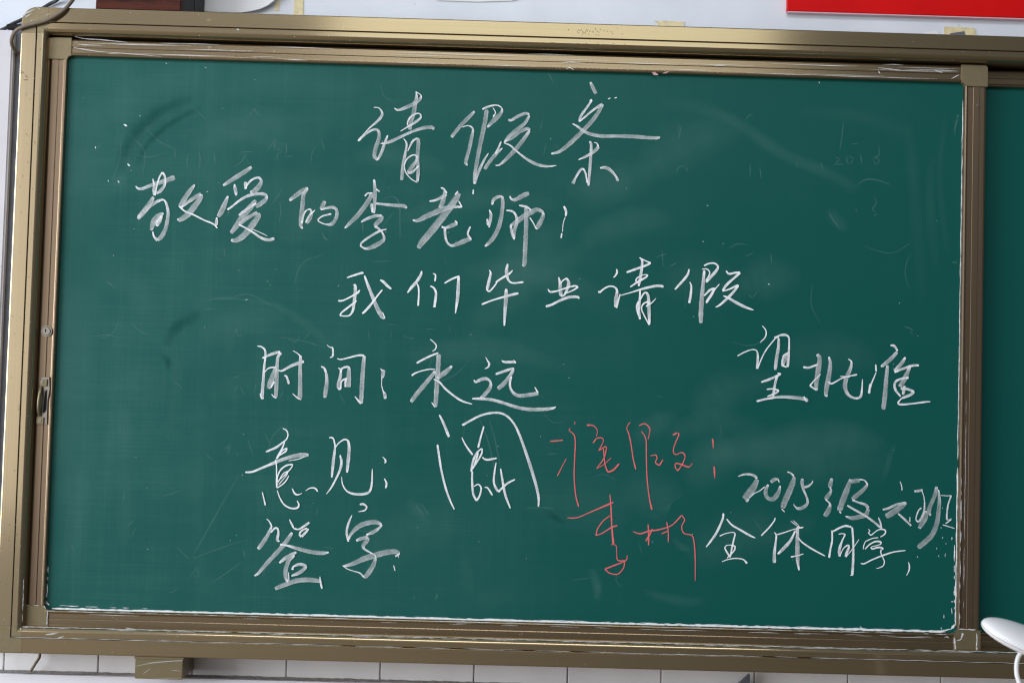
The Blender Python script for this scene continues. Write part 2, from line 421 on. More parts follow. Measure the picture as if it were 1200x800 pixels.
# ------------------------------------------------------------------ ribbons: chalk strokes, smears, scuffs
HT = [0]
def parse(txt, ox, oy, s):
    out = []
    for st in txt.replace('\n', ';').split(';'):
        st = st.strip()
        if not st: continue
        pts = []; w = 8.0
        for q in st.split():
            a = q.split(',')
            if len(a) > 2: w = float(a[2])
            pts.append((ox + float(a[0]) / s, oy + float(a[1]) / s, w / s))
        out.append(pts)
    return out
def ribbons(name, strokes, mat, parent, Y=0.0, base=.0005, step=.00011, dens=1.0, auto=True, jitter=0.10, sub=5, label=None, minw=1.1, fade=False):
    """each stroke [(px, py, width px)] becomes a thin curved deposit on the plane y = Y"""
    V = []; F = []; UV = []; DN = []; h = base
    pieces = []
    for st in strokes:                                   # break at sharp turns, so broad strokes fold like a chalk edge
        cur = [st[0]]
        for i in range(1, len(st)):
            cur.append(st[i])
            if 0 < i < len(st) - 1:
                a = Vector((st[i][0] - st[i-1][0], st[i][1] - st[i-1][1])); c = Vector((st[i+1][0] - st[i][0], st[i+1][1] - st[i][1]))
                if a.length and c.length and a.angle(c) > R(80): pieces.append(cur); cur = [st[i]]
        pieces.append(cur)
    for st in pieces:
        if len(st) < 2: continue
        h += step
        P = smoothpts(st, sub); n = len(P); start = len(V)
        L3 = [at(p[0], p[1], Y) for p in P]
        flip = random.random() < .45; u = random.uniform(0, 50); seed = random.uniform(0, 99)
        K = [0.0, 0.09, 0.3, 0.5, 0.7, 0.91, 1.0]; m = len(K)
        for i in range(n):
            t = (L3[min(i + 1, n - 1)] - L3[max(i - 1, 0)]); t.y = 0
            if t.length < 1e-9: t = Vector((1, 0, 0))
            t.normalize(); nn = Vector((-t.z, 0, t.x))
            wp = max(minw, P[i][2])
            if auto: wp *= (wp / 2.4) ** (.16 if wp > 2.4 else .42)
            w = wp * MM * (1 + jitter * math.sin(i * 1.7 + seed) * random.random())
            if i: u += (L3[i] - L3[i-1]).length
            e = 1.0
            if i in (0, n - 1) and n > 3: w *= .75
            dd = dens * (max(.46, min(1.55, 1.62 - .25 * wp)) if auto else 1.0) * (1 + .12 * math.sin(i * .9 + seed))
            if fade: dd *= max(0.0, math.sin(math.pi * i / (n - 1))) ** .6
            elif not auto: w *= .35 + .65 * min(1, i / 3, (n - 1 - i) / 3)
            if auto and (i < 2 or i > n - 3): dd *= 1.25
            for v in K:
                p = L3[i] + nn * w * (v - .5)
                V.append((p.x, Y - h - .000006 * i, p.z)); UV.append((u, 1 - v if flip else v)); DN.append(dd)
        for i in range(n - 1):
            for k in range(m - 1):
                a = start + i * m + k
                F.append((a, a + 1, a + m + 1, a + m))
    me = bpy.data.meshes.new(name); me.from_pydata(V, [], F)
    uvl = me.uv_layers.new(name='stroke')
    for lp in me.loops: uvl.data[lp.index].uv = UV[lp.vertex_index]
    ca = me.attributes.new('dens', 'FLOAT', 'POINT'); ca.data.foreach_set('value', DN)
    me.materials.append(mat)
    o = bpy.data.objects.new(name, me); link(o); o.parent = parent; o.matrix_parent_inverse = Matrix.Translation(-parent.location)
    if label: o['label'] = label
    return o

#CHALKDATA
A = (400, 80, 5.3335); A2 = (520, 110, 6.669); B2 = (600, 80, 5.3335); C_ = (140, 190, 6); D_ = (330, 200, 6); E_ = (480, 200, 6)
G_ = (380, 300, 6); H6 = (540, 300, 6); I_ = (700, 300, 6); J_ = (290, 390, 6); K_ = (460, 390, 6); L_ = (850, 380, 4.8)
T1 = (860, 550, 8.571); T2 = (960, 550, 7.059); T3 = (820, 595, 7.5); T4 = (960, 610, 10); T5 = (770, 495, 11.43)
N_ = (280, 490, 6); O_ = (280, 580, 6); P_ = (500, 470, 5.713); Q_ = (640, 480, 3.81); R_ = (820, 540, 3.871)
CHARS = [
('请 of the title', A, .80, '''203,245,6 235,250,8 255,280,14 245,310,18 210,345,14 165,385,8 105,455,8
105,455,14 150,412,16 200,385,14 232,392,16 235,440,22 215,500,24 208,550,22 228,575,14
228,572,14 250,530,18 275,460,16 290,420,10
245,472,8 300,462,18 370,430,18 440,398,16 510,375,20 560,370,22 582,380,16
330,250,6 355,262,14 400,248,20 450,225,22 490,195,20 497,170,8 465,148,8
468,150,8 470,180,16 462,220,24 450,290,24 432,340,24 428,385,22
370,395,6 410,370,10 460,340,16 495,310,14 495,288,8 470,285,10 430,310,12 413,345,8 420,365,6
390,440,6 408,470,12 405,510,14 395,560,18 385,620,20 378,700,20
415,520,6 445,460,14 475,438,12; 478,438,16 482,470,22 475,560,22 480,640,20 475,710,18
475,715,6 440,695,8 405,655,8 395,610,8 410,570,10 445,545,10 470,550,10 470,575,14 440,620,24 415,655,20; 415,655,14 445,650,16 485,610,8'''),
('假 of the title', A2, .78, '''240,138,20 190,190,28 140,240,28 90,300,26 60,340,24
145,262,8 185,250,10 215,260,14 228,285,16 218,340,26 200,430,26 180,500,26 172,540,24 185,560,10
335,125,30 325,200,32 305,300,32 280,420,30 258,540,28 240,640,22 240,705,20
302,122,14 340,105,18 390,92,14 430,95,12 455,120,14 445,155,26 400,200,36 340,262,18
385,110,8 405,150,10 385,180,12
240,705,24 255,650,24 280,590,22 320,510,16 350,465,8
320,590,26 360,530,26 410,470,26 460,425,10
405,470,18 430,420,16 448,375,14
505,205,16 530,208,20 580,178,24 640,155,22 668,165,18
670,172,18 630,235,26 560,290,28 500,345,24 475,380,16
475,375,12 530,345,28 590,300,28 650,275,24 675,285,18
672,290,22 600,390,30 530,470,30 470,530,22 430,560,14 405,560,10
470,385,10 520,405,14 570,450,14 640,505,18 700,540,24 760,562,22 820,568,16 880,562,8
232,750,14 229,785,14'''),
('条 of the title', B2, .84, '''490,88,14 505,120,22 525,160,22
600,193,8 615,188,8; 640,188,8 655,184,8
485,205,10 500,198,14; 500,200,12 465,250,14 430,300,16 420,335,12
420,335,10 450,310,12 510,260,14 565,225,20
565,225,22 540,275,22 500,330,24 450,385,24 400,435,26 340,490,24 290,525,18 245,535,12
378,348,8 410,365,14 450,395,18 500,415,20 560,425,20 640,425,20 760,428,22 860,436,20 910,436,18 925,430,6
485,458,12 495,480,16 492,560,18 485,650,18 478,735,14
415,573,8 470,548,16 520,515,20 540,492,20; 540,492,12 530,470,8 512,465,6
470,720,10 460,660,12 445,628,12 425,640,16 395,690,14 380,722,24
550,625,10 580,622,18 610,635,20 640,665,14 658,695,16 657,705,20'''),
('敬 of the greeting', C_, .92, '''115,170,10 130,185,14 160,188,20 220,165,24 300,140,28 370,115,32 390,108,28
235,118,8 245,160,18 243,200,22 248,235,18
248,235,18 260,180,12 280,110,12 303,72,14 320,105,16 318,160,18 290,200,24 262,220,16
240,245,20 215,290,30 180,340,34 130,400,24
130,390,20 170,345,26 220,305,26 270,275,20 310,262,14; 312,264,12 330,290,16 343,350,20 338,410,24 325,470,26 300,520,30 270,550,24 245,525,14 235,490,12
310,360,18 270,380,30 240,420,34 225,480,22
300,375,14 285,420,20 262,450,20; 262,450,14 265,420,14 300,380,14
530,160,16 495,205,28 455,265,32 425,315,26
430,325,14 480,285,20 530,250,26 575,225,24; 577,228,20 570,255,30 530,310,36 480,370,38 430,405,28 408,400,12
420,310,12 460,345,12 520,370,12 600,410,12 660,435,12 690,465,10
765,240,16 740,300,30 715,355,34 695,385,22; 685,390,12 683,430,22 678,450,10'''),
('爱 of the greeting', C_, .90, '''930,35,20 880,70,28 800,120,28 730,165,18
808,155,8 815,190,24 822,235,14
885,140,20 888,190,20; 885,190,10 905,150,14 940,120,14 980,110,16 998,135,20 985,165,30 960,195,32 920,215,16
760,335,14 790,315,14 840,275,16 900,240,20 970,225,20 1020,228,22 1035,250,20 1010,280,30 960,315,26
960,270,24 920,320,36 870,380,36 830,440,36 785,500,26
840,375,14 880,345,20 960,290,14; 840,440,24 900,395,24 970,355,24; 972,360,26 975,385,34 930,450,38 870,520,38 820,550,30 785,548,18
840,440,12 880,460,12 940,495,14 1000,535,18 1050,548,22 1090,537,20
930,470,4 1000,500,4 1040,520,4'''),
('的 of the greeting', D_, .82, '''55,210,18 100,175,28 150,140,30 185,122,18
182,130,20 155,170,24 148,240,28 140,310,28 135,380,24 148,408,10
140,375,16 155,310,14 175,280,12 200,272,12 210,290,16 200,330,30 175,370,26; 170,365,12 195,320,14 235,278,8
305,215,22 290,245,28 275,272,20
275,275,12 310,265,16 360,258,20 388,280,20 385,330,24 355,375,24 310,378,10 265,360,10 255,345,10 290,320,12 350,305,14'''),
('李 of the greeting', D_, .82, '''650,62,14 655,120,22 655,200,24 650,300,16; 632,230,20 638,295,14
585,180,12 605,160,12 640,158,10; 640,165,30 600,230,30 540,310,30 480,370,24 445,405,12
665,130,14 690,148,10
665,232,14 720,238,18 790,245,22 860,250,24 880,265,14
560,362,12 600,340,20 660,320,22 705,318,18; 705,318,20 700,340,30 670,370,30 655,390,24
655,390,20 690,415,14 715,450,14 718,485,22 680,515,30 630,540,26 590,548,16 555,530,12 565,505,14 620,465,16 690,425,16 740,412,6'''),
('老 of the greeting', E_, .88, '''140,215,12 180,208,16 230,185,22 260,165,18
220,120,10 240,130,14 262,160,12; 250,140,22 240,200,28 215,265,30
22,348,10 60,350,24 120,320,32 180,295,34 240,268,34 310,255,22 370,255,12
350,160,30 300,235,40 230,330,42 150,430,42 90,500,38 60,545,26
320,170,12 340,145,10; 345,215,10 368,255,12
225,400,10 260,400,18 300,385,28 335,370,22; 335,370,14 320,352,12
248,405,18 250,450,18 262,500,16 295,528,18 340,515,28 400,490,30 435,478,24; 432,485,16 410,450,14 415,420,14 428,395,12
225,390,8 250,405,10'''),
('师 of the greeting', E_, .88, '''560,275,8 572,310,20 565,360,20 558,400,10; 545,340,14 552,385,18
580,240,14 590,205,22 620,185,22 650,180,14
650,180,18 655,230,24 645,320,26 625,400,28 590,470,28 555,510,24 530,532,12
705,180,12 715,200,14 745,205,24 800,175,30 840,160,26
680,280,10 720,285,14 745,310,16 755,360,20 735,430,24 735,485,12; 710,385,16 720,440,18 735,480,16
710,385,14 740,370,28 800,325,34 860,290,34 900,275,26 940,295,20; 942,296,16 935,330,26 905,390,30 890,412,14
845,330,10 870,370,10 890,410,10
820,255,24 820,330,28 818,440,28 812,560,28 808,650,28 795,672,16
770,245,10 800,250,16 830,258,14 855,280,10'''),
('colon after the greeting', E_, 1.1, '1085,250,14 1100,285,16 1098,320,14; 1095,325,5 1080,370,5 1075,430,5; 1070,440,12 1065,475,10'),
('我 of the middle line', G_, 1.2, '''160,152,10 210,135,14 265,118,14 273,125,10
207,200,12 218,215,20 215,280,22 208,340,20 200,385,16 180,415,12 150,422,10 110,418,10 125,395,12 170,360,14 228,315,10
98,315,12 130,313,12 180,290,12 230,262,16 250,240,12
283,138,12 310,210,20 350,310,24 380,380,28 410,425,28 428,435,12; 410,395,8 425,430,8
408,238,12 370,285,12 330,340,16 290,385,16 268,405,14
392,168,8 415,180,18 445,210,18 472,232,12'''),
('们 of the middle line', G_, 1.2, '''685,105,10 678,135,18 650,180,20 615,220,20 585,258,10
648,190,8 662,215,12 665,270,12 660,350,14
765,122,8 782,135,12 778,178,12
745,210,10 770,225,14 785,255,16 782,300,18 775,355,16; 765,355,10 785,356,10
845,192,10 890,165,14 950,140,12
945,145,18 942,220,22 938,290,22 930,350,16 922,403,8'''),
('毕 of the middle line', H6, 1.15, '''200,98,8 210,120,14 200,170,20 185,235,20; 180,235,12 200,248,12 225,225,12 255,185,10
245,185,12 290,155,14 340,125,14 365,100,8
330,55,12 322,100,22 325,140,20 340,175,14 370,190,12 440,183,14
148,340,14 220,312,12 300,288,14 370,270,18 405,262,14
320,230,18 318,300,26 312,380,22 308,450,16 306,490,12'''),
('业 of the middle line', H6, 1.1, '''688,148,8 698,190,20 700,240,26 705,280,20; 705,285,10 730,270,14 748,230,20 758,190,22 745,155,12 715,175,10 700,200,8
612,232,8 630,252,14 680,245,12 740,225,12 800,210,12 825,218,12 790,240,12 740,262,8
598,355,18 640,342,16 700,312,18 760,290,20 820,288,16 830,300,12'''),
('请 of the middle line', I_, 1.12, '''135,92,10 138,115,14 125,140,12 112,150,8
8,245,10 15,258,14 50,228,12 85,213,12 120,218,12 138,245,16 130,300,24 128,360,20; 135,365,12 148,310,12 160,265,8
160,278,8 240,255,10 330,228,16 420,210,18 465,215,18
205,115,14 260,95,16 330,70,16 375,50,14 340,35,10 295,12,10
300,10,8 315,40,16 308,110,20 300,160,20 290,212,14
230,218,10 280,185,14 340,150,14 355,135,12 330,132,8 285,150,10 268,175,12 290,190,10
300,240,12 298,310,16 292,380,18 300,445,16; 290,320,16 275,360,12 290,420,12
300,310,10 325,265,12 345,255,14 358,290,20 362,380,22 365,480,16
365,485,12 330,420,10 310,370,10 325,335,12 360,320,14 355,345,12 342,355,10; 345,350,12 380,330,10 412,298,6'''),
('假 of the middle line', I_, 1.12, '''645,92,10 635,130,16 600,175,18 545,235,12
650,182,8 660,215,14 655,280,16 645,330,18
752,100,16 745,180,22 735,290,28 728,400,30 728,470,24
750,68,12 785,52,12 825,52,12 848,75,14 835,105,20 800,145,20 765,185,14
735,92,8 770,92,10 790,115,10 780,145,10 760,175,8
750,280,10 790,240,16 825,225,12; 823,228,12 800,275,20 765,325,16; 765,330,14 800,280,12 830,230,10 858,198,8
905,105,12 925,125,14 965,118,14 1003,115,14; 1003,118,16 960,155,16 905,205,18 880,245,14
880,248,10 930,232,12 965,215,16 992,205,14; 992,208,14 950,260,18 900,310,18 860,345,14 830,360,8
885,280,10 920,295,16 980,330,20 1040,360,18 1098,380,8'''),
('时 of the time line', J_, 1.0, '''70,92,8 100,98,12 125,125,14 125,180,14 118,240,16 112,330,20 105,420,22 105,465,18; 90,425,12 100,460,12
105,178,12 140,160,16 190,142,20 230,132,16; 238,140,18 215,170,20 208,250,24 205,350,26 200,440,24 195,458,14; 170,430,8 190,455,8
122,275,8 145,250,10 175,242,12 200,240,8
200,245,24 180,300,32 155,370,34 160,390,18
165,385,12 190,340,14
215,262,8 245,265,14 310,230,20 370,208,22 398,200,18
320,125,6 350,142,8 375,165,12; 375,160,20 372,250,24 372,360,26 370,455,28 370,465,16; 318,425,6 345,450,10 365,465,10
258,300,8 275,305,14 288,340,16 292,358,14'''),
('间 of the time line', J_, 1.0, '''560,85,4 580,100,8 598,105,12 602,140,14 598,165,12 580,173,8
518,235,10 540,248,14 555,290,18 558,350,24 550,410,28 545,455,22
630,180,8 660,186,10 720,172,12 780,158,14 820,158,14; 822,160,20 815,220,26 808,320,28 802,430,28 800,495,24; 755,445,6 780,475,14 800,495,18
640,245,8 655,260,12 655,300,20 640,370,24 650,400,14
655,280,16 665,250,14 700,238,14 720,245,14; 715,245,20 712,300,28 712,380,30
655,395,12 662,340,12 700,318,14; 698,320,14 690,345,14 690,380,14'''),
('colon of the time line', J_, .95, '935,250,4 945,262,12 955,270,24 950,305,22 945,320,8 943,370,6; 943,370,8 955,410,10 965,430,22 970,462,18'),
('永 of the time line', K_, 1.0, '''265,45,8 290,65,8 308,90,10 300,115,10 280,130,6
170,212,14 210,190,14 260,165,14 322,140,12
325,150,28 322,220,30 316,310,30 310,400,30 305,480,28 300,520,26; 275,488,8 300,522,10
135,300,14 160,282,12 210,265,10 260,255,10 300,256,8
300,270,20 270,310,26 220,370,28 170,430,28 130,485,24
418,232,16 380,270,30 340,300,30 315,320,20
290,325,10 330,345,12 370,390,14 430,440,14 490,478,14 560,500,8'''),
('远 of the time line', K_, 1.0, '''655,170,4 668,195,10 680,215,14 672,240,12 648,252,6
572,330,8 585,345,16 620,328,22 660,322,20 688,345,16 685,385,24 650,430,26 620,458,18
560,462,12 620,462,18 700,470,20 780,492,20 850,515,22 920,532,22 990,538,24 1080,535,22 1130,528,16 1148,518,8
768,195,10 790,205,16 840,205,18 868,208,14; 868,208,8 850,190,6
725,290,14 770,275,18 820,258,18 855,250,16; 852,258,18 820,310,24 780,360,28 740,392,26
835,305,16 825,350,16 832,395,16 860,430,22 900,442,24 960,435,26 1025,425,24; 1022,420,14 1000,380,8'''),
('望 at the right', L_, .95, '''208,8,6 228,35,8 225,70,8 195,102,6
68,177,8 110,155,8 150,142,8 175,148,8 182,175,12 180,220,14 178,250,14
182,248,8 200,200,8 225,150,8 255,110,8 290,70,8 320,60,14 345,62,12 358,75,10; 358,75,10 358,120,10 355,180,14 350,240,14
275,75,14 300,70,12; 300,78,12 298,130,16 288,190,18 280,255,16
355,158,8 330,175,12 320,205,10 318,235,8; 345,165,18 330,200,24 320,230,16; 320,232,10 345,240,10
200,325,10 240,312,14 290,290,12 312,278,10 292,275,8; 292,285,14 280,330,14 272,380,14 268,405,14
232,365,8 270,362,10 300,372,10 280,388,12 235,405,8
175,432,12 230,418,12 300,408,14 380,410,18 450,420,18 458,435,12; 440,405,10 455,432,10'''),
('批 at the right', L_, .95, '''438,240,12 470,243,12 520,225,10; 515,168,16 530,190,22 522,260,26 512,330,22 512,372,16; 512,370,10 475,345,10; 475,345,10 500,315,8 535,280,6
582,182,10 590,220,18 582,290,24 570,350,24 565,395,18 575,400,10
580,322,14 600,332,10 650,305,8 700,290,8 740,282,10; 645,292,6 700,295,8
690,195,6 708,210,10 702,250,18 680,300,22 672,350,22 690,395,16 730,415,12 760,405,14 768,360,10 770,308,6'''),
('准 at the right', L_, .95, '''845,225,10 848,265,10; 848,270,6 835,300,8 815,350,12 808,388,16; 812,335,8 808,385,10
928,118,10 950,122,14 968,150,10; 966,155,16 940,185,20 900,220,20 875,238,12
912,230,16 905,300,20 897,400,24 888,478,22
1012,185,12 990,220,20 950,262,16; 950,268,14 1000,248,14 1050,232,14 1088,230,12
1040,232,14 1015,290,24 1000,320,24 980,350,22
1030,300,12 990,305,12 955,325,14 955,365,14 985,405,10
985,360,16 1020,362,14 1060,378,14 1040,395,16 990,415,12; 1008,345,16 998,395,16
990,415,8 968,440,10 985,450,12 1050,445,10 1120,436,10 1152,434,6'''),
('意 of the opinion line', N_, 1.1, '''308,70,8 335,85,10 345,115,10 335,145,10 310,168,12 260,205,16 190,235,12
322,165,10 305,210,12 280,255,14 265,285,14; 275,275,10 300,230,12 338,208,10; 338,208,10 330,230,12 285,260,10
45,378,12 95,375,14 170,345,16 250,312,20 340,278,24 430,258,28 490,258,22
350,298,6 420,285,8 465,268,6
258,290,12 265,340,10 265,400,10 265,485,10
268,480,10 272,410,10 295,360,12 335,330,12 378,322,12; 378,322,10 370,345,10 330,390,10 275,440,8
275,450,8 310,390,8 345,370,10; 345,370,8 335,400,8 280,465,8; 352,402,8 330,440,10 300,468,10 268,488,10
165,518,8 175,560,10 187,610,12
270,505,8 290,560,10 320,605,12 365,630,12 410,628,14 422,605,12 410,578,8
375,492,8 395,528,14 420,535,10 445,525,6
470,508,6 500,490,10 535,490,12 555,512,12'''),
('见 of the opinion line', N_, 1.05, '''635,135,10 660,138,12 672,170,12 675,210,14 665,290,20 658,360,18 653,415,12
675,210,8 700,175,10 740,148,12 770,155,12; 768,155,16 775,210,20 768,300,22 760,380,16
712,258,12 722,310,18 708,370,16 680,430,14 650,485,12 615,532,6
722,410,6 730,465,10 760,510,12 810,530,16 880,530,18 920,510,16 935,450,14 938,355,8'''),
('colon of the opinion line', N_, 1.1, '''1010,270,4 1025,285,10 1032,300,14 1025,315,8'''),
('lower dot of the opinion line colon', N_, 1.1, '1022,422,8 1038,455,14 1032,490,12'),
('签 of the signature line', O_, .95, '''195,165,6 215,185,10 230,215,12; 232,215,14 200,285,24 160,345,28 135,378,20
225,260,14 250,232,14 270,228,14 278,260,14 270,310,20 285,325,10
355,168,6 370,200,14 385,230,12; 385,232,12 420,238,12 460,215,16 495,190,16
490,235,14 470,260,16 440,290,18 428,275,14 440,250,14 480,230,12
375,262,20 330,330,28 270,400,28 200,475,26 140,545,20 110,565,12
290,345,14 340,352,14 420,375,24 500,395,26 580,405,26 632,400,12
285,475,14 330,440,24 380,412,22 405,400,14; 390,420,18 350,460,26 330,520,28 330,575,24 345,610,12; 350,540,8 352,600,8
372,510,18 385,520,14; 375,505,10 420,485,20 460,490,20 465,510,22 420,545,24 370,565,12
255,655,24 310,632,28 400,600,30 480,592,30 560,600,26 578,610,14; 570,570,6 575,610,14 585,655,12'''),
('字 of the signature line', O_, .86, '''795,140,8 770,200,16 758,260,16 770,325,14
770,310,14 790,270,20 840,220,30 900,195,30 960,188,28 1005,205,16; 1005,207,14 990,225,16 950,255,24 895,278,12
825,318,16 860,305,24 910,295,22; 908,298,20 900,320,26 875,350,26 880,375,16 920,400,12 955,420,10 962,440,10
962,440,20 940,500,30 895,565,30 875,568,14 850,545,10 800,530,8 760,515,8 730,492,10
735,498,14 800,480,26 880,445,34 960,420,36 1040,400,34 1100,395,30 1130,410,20; 1130,410,12 1100,428,14
850,65,12 875,62,16 898,80,12 885,105,12 840,115,6
1088,492,8 1098,530,8'''),
('阅 with the date 6.4', P_, .98, '''85,90,10 110,140,16 150,238,18
72,290,14 82,360,14 100,470,14 130,590,14 160,670,12 185,722,10
238,160,16 300,125,14 360,95,14 430,78,14 490,78,14 540,100,14 585,150,14 620,220,16 660,330,18 700,450,20 735,570,18 750,650,16 748,705,10
235,242,8 265,300,12 308,358,14
383,168,12 365,230,12 345,310,14
368,315,10 335,345,12 310,400,14 298,470,14; 300,460,12 340,400,12 368,350,12 372,315,10; 345,345,12 320,425,12
372,375,10 400,390,14 440,385,14 470,380,10'''),
('6.4 of the date', P_, 1.0, '''305,465,12 305,540,14 312,620,14 335,665,14 355,630,12 365,580,12 345,555,10 315,570,8
388,575,8 410,580,12 440,628,12
465,408,8 455,470,12 450,540,14 470,590,16 490,605,12; 480,605,14 510,575,14 545,545,14 592,522,10
495,450,10 505,510,14 525,620,16 560,715,10'''),
('2015 of the class line', T1, .74, '''42,68,8 90,50,18 150,45,22 205,60,26 232,90,24; 235,95,36 200,170,56 150,235,58 100,290,50; 120,320,30 150,295,18; 150,285,16 200,240,14 260,210,12 310,170,14
345,150,22 322,200,34 320,250,36 350,290,34 400,290,44 445,230,38 465,160,16; 370,125,30 400,100,36 440,95,20 455,130,10
535,22,12 570,35,16 600,65,22; 605,70,24 590,130,46 550,230,54 510,320,52 488,385,44; 478,392,16 510,425,10
688,90,26 685,130,34 695,190,26 720,250,20 740,310,22 730,350,28 690,380,34 640,390,26 605,360,10 600,345,6; 705,175,22 745,165,24 785,130,14 788,108,8'''),
('级 of the class line', T2, .74, '''105,72,22 90,130,34 92,150,14; 92,150,12 95,180,22 65,225,34 50,245,22; 50,245,12 80,270,14 92,290,20; 92,290,20 75,340,38 45,385,34
258,78,22 235,150,40 200,240,44 165,340,40; 165,345,14 180,360,12
262,100,30 300,92,32 335,88,28; 335,80,14 375,90,12 400,125,16; 398,125,22 360,170,30 300,220,34 272,245,28; 272,250,16 320,270,16 380,290,22 405,320,26; 405,325,26 385,370,34 330,390,34 270,400,30 215,385,10
230,295,16 300,335,18 380,380,18 450,430,18 510,480,20; 488,395,10 505,440,16 515,490,12'''),
('六 of the class line', T2, .74, '''668,98,6 680,130,10 685,170,12; 525,330,14 570,320,20 640,290,22 720,275,26; 720,275,24 660,320,40 600,360,44 550,388,36; 652,362,14 700,405,18 760,462,16; 750,390,8 748,430,12'''),
('班 of the class line', T2, .72, '''785,178,16 820,175,20 855,168,22; 852,180,8 868,240,10 870,300,14 862,360,18 830,420,16 810,430,14; 810,430,12 800,400,12 820,340,14 845,315,14; 880,340,20 875,390,44 850,440,40 825,485,26
970,140,24 955,210,30 925,280,30 905,340,34 920,380,14
985,165,14 992,250,26 985,350,32 970,450,34 930,540,38 870,600,40 815,645,34
1005,212,6 1050,215,8 1093,215,12; 1090,215,14 1065,290,14 1055,370,16 1055,415,16; 1055,415,8 1090,412,10; 1090,412,10 1045,445,12; 1020,455,10 1070,470,10 1118,485,8'''),
('全 of the last line', T3, 1.05, '''208,45,16 200,100,18 150,210,20 100,285,18 55,342,10
235,95,12 285,150,16 370,200,18 440,240,18 488,262,10
175,245,12 230,222,10 290,212,10 312,225,14; 312,225,14 295,290,16 278,370,16 268,430,14; 218,350,12 235,328,10 280,325,10 312,335,14; 312,335,14 300,375,14 240,438,12; 218,350,14 240,390,16 268,430,16
195,470,10 240,452,10 310,440,12 380,450,12 415,485,20'''),
('体 of the last line', T3, 1.05, '''662,85,12 655,110,12 610,170,14 540,242,14
655,212,8 672,240,16 665,310,18 655,400,26 655,480,30
680,232,12 740,215,12 830,185,10 910,168,14
800,115,8 855,155,8; 820,108,6 868,150,8; 860,155,12 890,175,12
860,160,20 858,260,30 858,360,36 860,430,34 862,480,24 872,545,14
840,195,14 800,280,22 750,340,28 685,403,20
860,255,12 900,300,14 980,355,16 1100,420,12
800,428,16 850,418,10 910,402,10'''),
('同 of the last line', T4, 1.05, '''150,125,20 150,230,22 130,330,22 115,430,26
140,118,18 165,120,22 240,80,22 310,58,24 375,72,24; 385,75,24 395,200,24 398,340,26 395,480,28 385,635,32; 362,637,12 395,635,12
225,155,12 265,148,14 305,155,16; 305,155,16 265,240,22 235,340,34 240,415,28
245,400,12 280,325,14 330,285,20 355,295,20; 350,300,24 325,360,30 305,415,26; 310,425,12 350,375,12 400,310,12 465,215,8'''),
('学 of the last line', T4, 1.1, '''575,95,8 595,115,10; 595,115,12 575,140,14 605,165,16 640,140,14 690,105,14 745,98,18 775,115,18 765,155,18 715,188,12
690,195,14 620,205,14 540,240,14; 540,240,12 520,290,14 515,330,12
535,330,16 590,275,18 660,240,20 715,245,22 725,268,16 680,285,12 620,300,12 600,315,10
605,318,18 630,325,20 690,308,22 735,318,26 745,335,16; 725,335,18 720,370,16 745,430,14 762,480,16 745,525,14 700,548,12 668,556,10
485,497,14 530,498,18 620,452,18 740,405,20 860,365,18 960,350,16 1010,345,12'''),
('comma of the last line', T4, 1.1, '''1043,480,8 1055,520,18 1050,580,18 1022,638,8'''),
]
PINK = [
('准 in pink', '''18,140,8 45,138,10 75,135,8
90,218,4 70,255,6 50,295,8
128,52,4 128,65,4; 108,82,6 103,92,6 125,112,8 130,150,8 127,220,8 125,300,8 132,380,8 145,432,10
182,68,12 210,70,8 228,90,6 225,118,6; 210,148,10 225,128,8 248,125,8 255,140,6 235,182,8; 235,182,8 262,165,8 270,168,8 258,215,8 225,262,6; 225,262,6 255,245,6 290,215,6; 256,172,8 262,240,8 275,278,10; 275,278,10 300,268,12 326,240,10'''),
('假 in pink', '''375,55,6 360,80,6 370,110,8 380,160,8 388,215,8 400,265,10
415,70,8 440,62,8 462,82,8 460,110,6 455,132,6; 425,95,6 445,130,8 447,200,8 450,300,8 460,390,8 472,445,12
465,205,6 490,200,8 495,215,8 488,235,8 505,248,10 522,222,8'''),
('李 in pink', '''95,482,8 140,480,8 200,455,8 300,412,12; 285,378,8 290,450,10 293,520,10 300,598,14; 285,472,8 255,495,8 230,530,8 222,560,8 250,550,8 290,525,10 318,515,10
290,600,6 312,605,6 315,640,6 320,670,8 355,675,14; 362,648,6 355,672,8 300,695,10 262,710,10; 262,710,8 285,728,8 320,732,8 345,705,8 350,680,8'''),
('彬 in pink', '''388,543,6 420,552,10 460,540,10 500,535,10 560,515,8 605,470,10; 455,510,8 458,560,10 457,605,8; 475,530,8 455,570,12 445,585,10; 538,500,8 545,540,8 545,590,8; 515,552,8 545,540,8
605,470,8 618,490,8 605,520,8 615,550,8 650,560,8 660,590,8 665,660,8 665,762,6'''),
]
for lab, (ox, oy, s), dn, txt in CHARS:
    ribbons('chalk_character', parse(txt, ox, oy, s), m_chalk, board, dens=dn * .92, label='white chalk ' + lab if '阅' not in lab else 'white chalk 阅 under an arched line')
PX = [('殳 part of 假 in pink', '210,165,22 270,135,24; 285,135,20 290,170,18 250,260,16 220,350,16 225,410,16 260,425,16 320,400,18 355,410,20 375,455,16 345,540,16 310,600,16 280,640,20; 280,645,18 245,600,16 245,555,18 270,545,20 340,565,22 410,592,22 440,585,14 475,540,8'),
('upper colon stroke in pink', '742,215,22 750,290,20 752,345,10'), ('lower colon stroke in pink', '762,580,18 768,660,24 772,745,8')]
for lab, txt in PX:
    ribbons('chalk_character', parse(txt, *T5), m_pinkchalk, board, dens=1.05, label='chalk ' + lab)
for lab, txt in PINK:
    ribbons('chalk_character', [[(a, b, c * .72) for a, b, c in p] for p in parse(txt, *Q_)], m_pinkchalk, board, dens=1.05, label='chalk ' + lab)

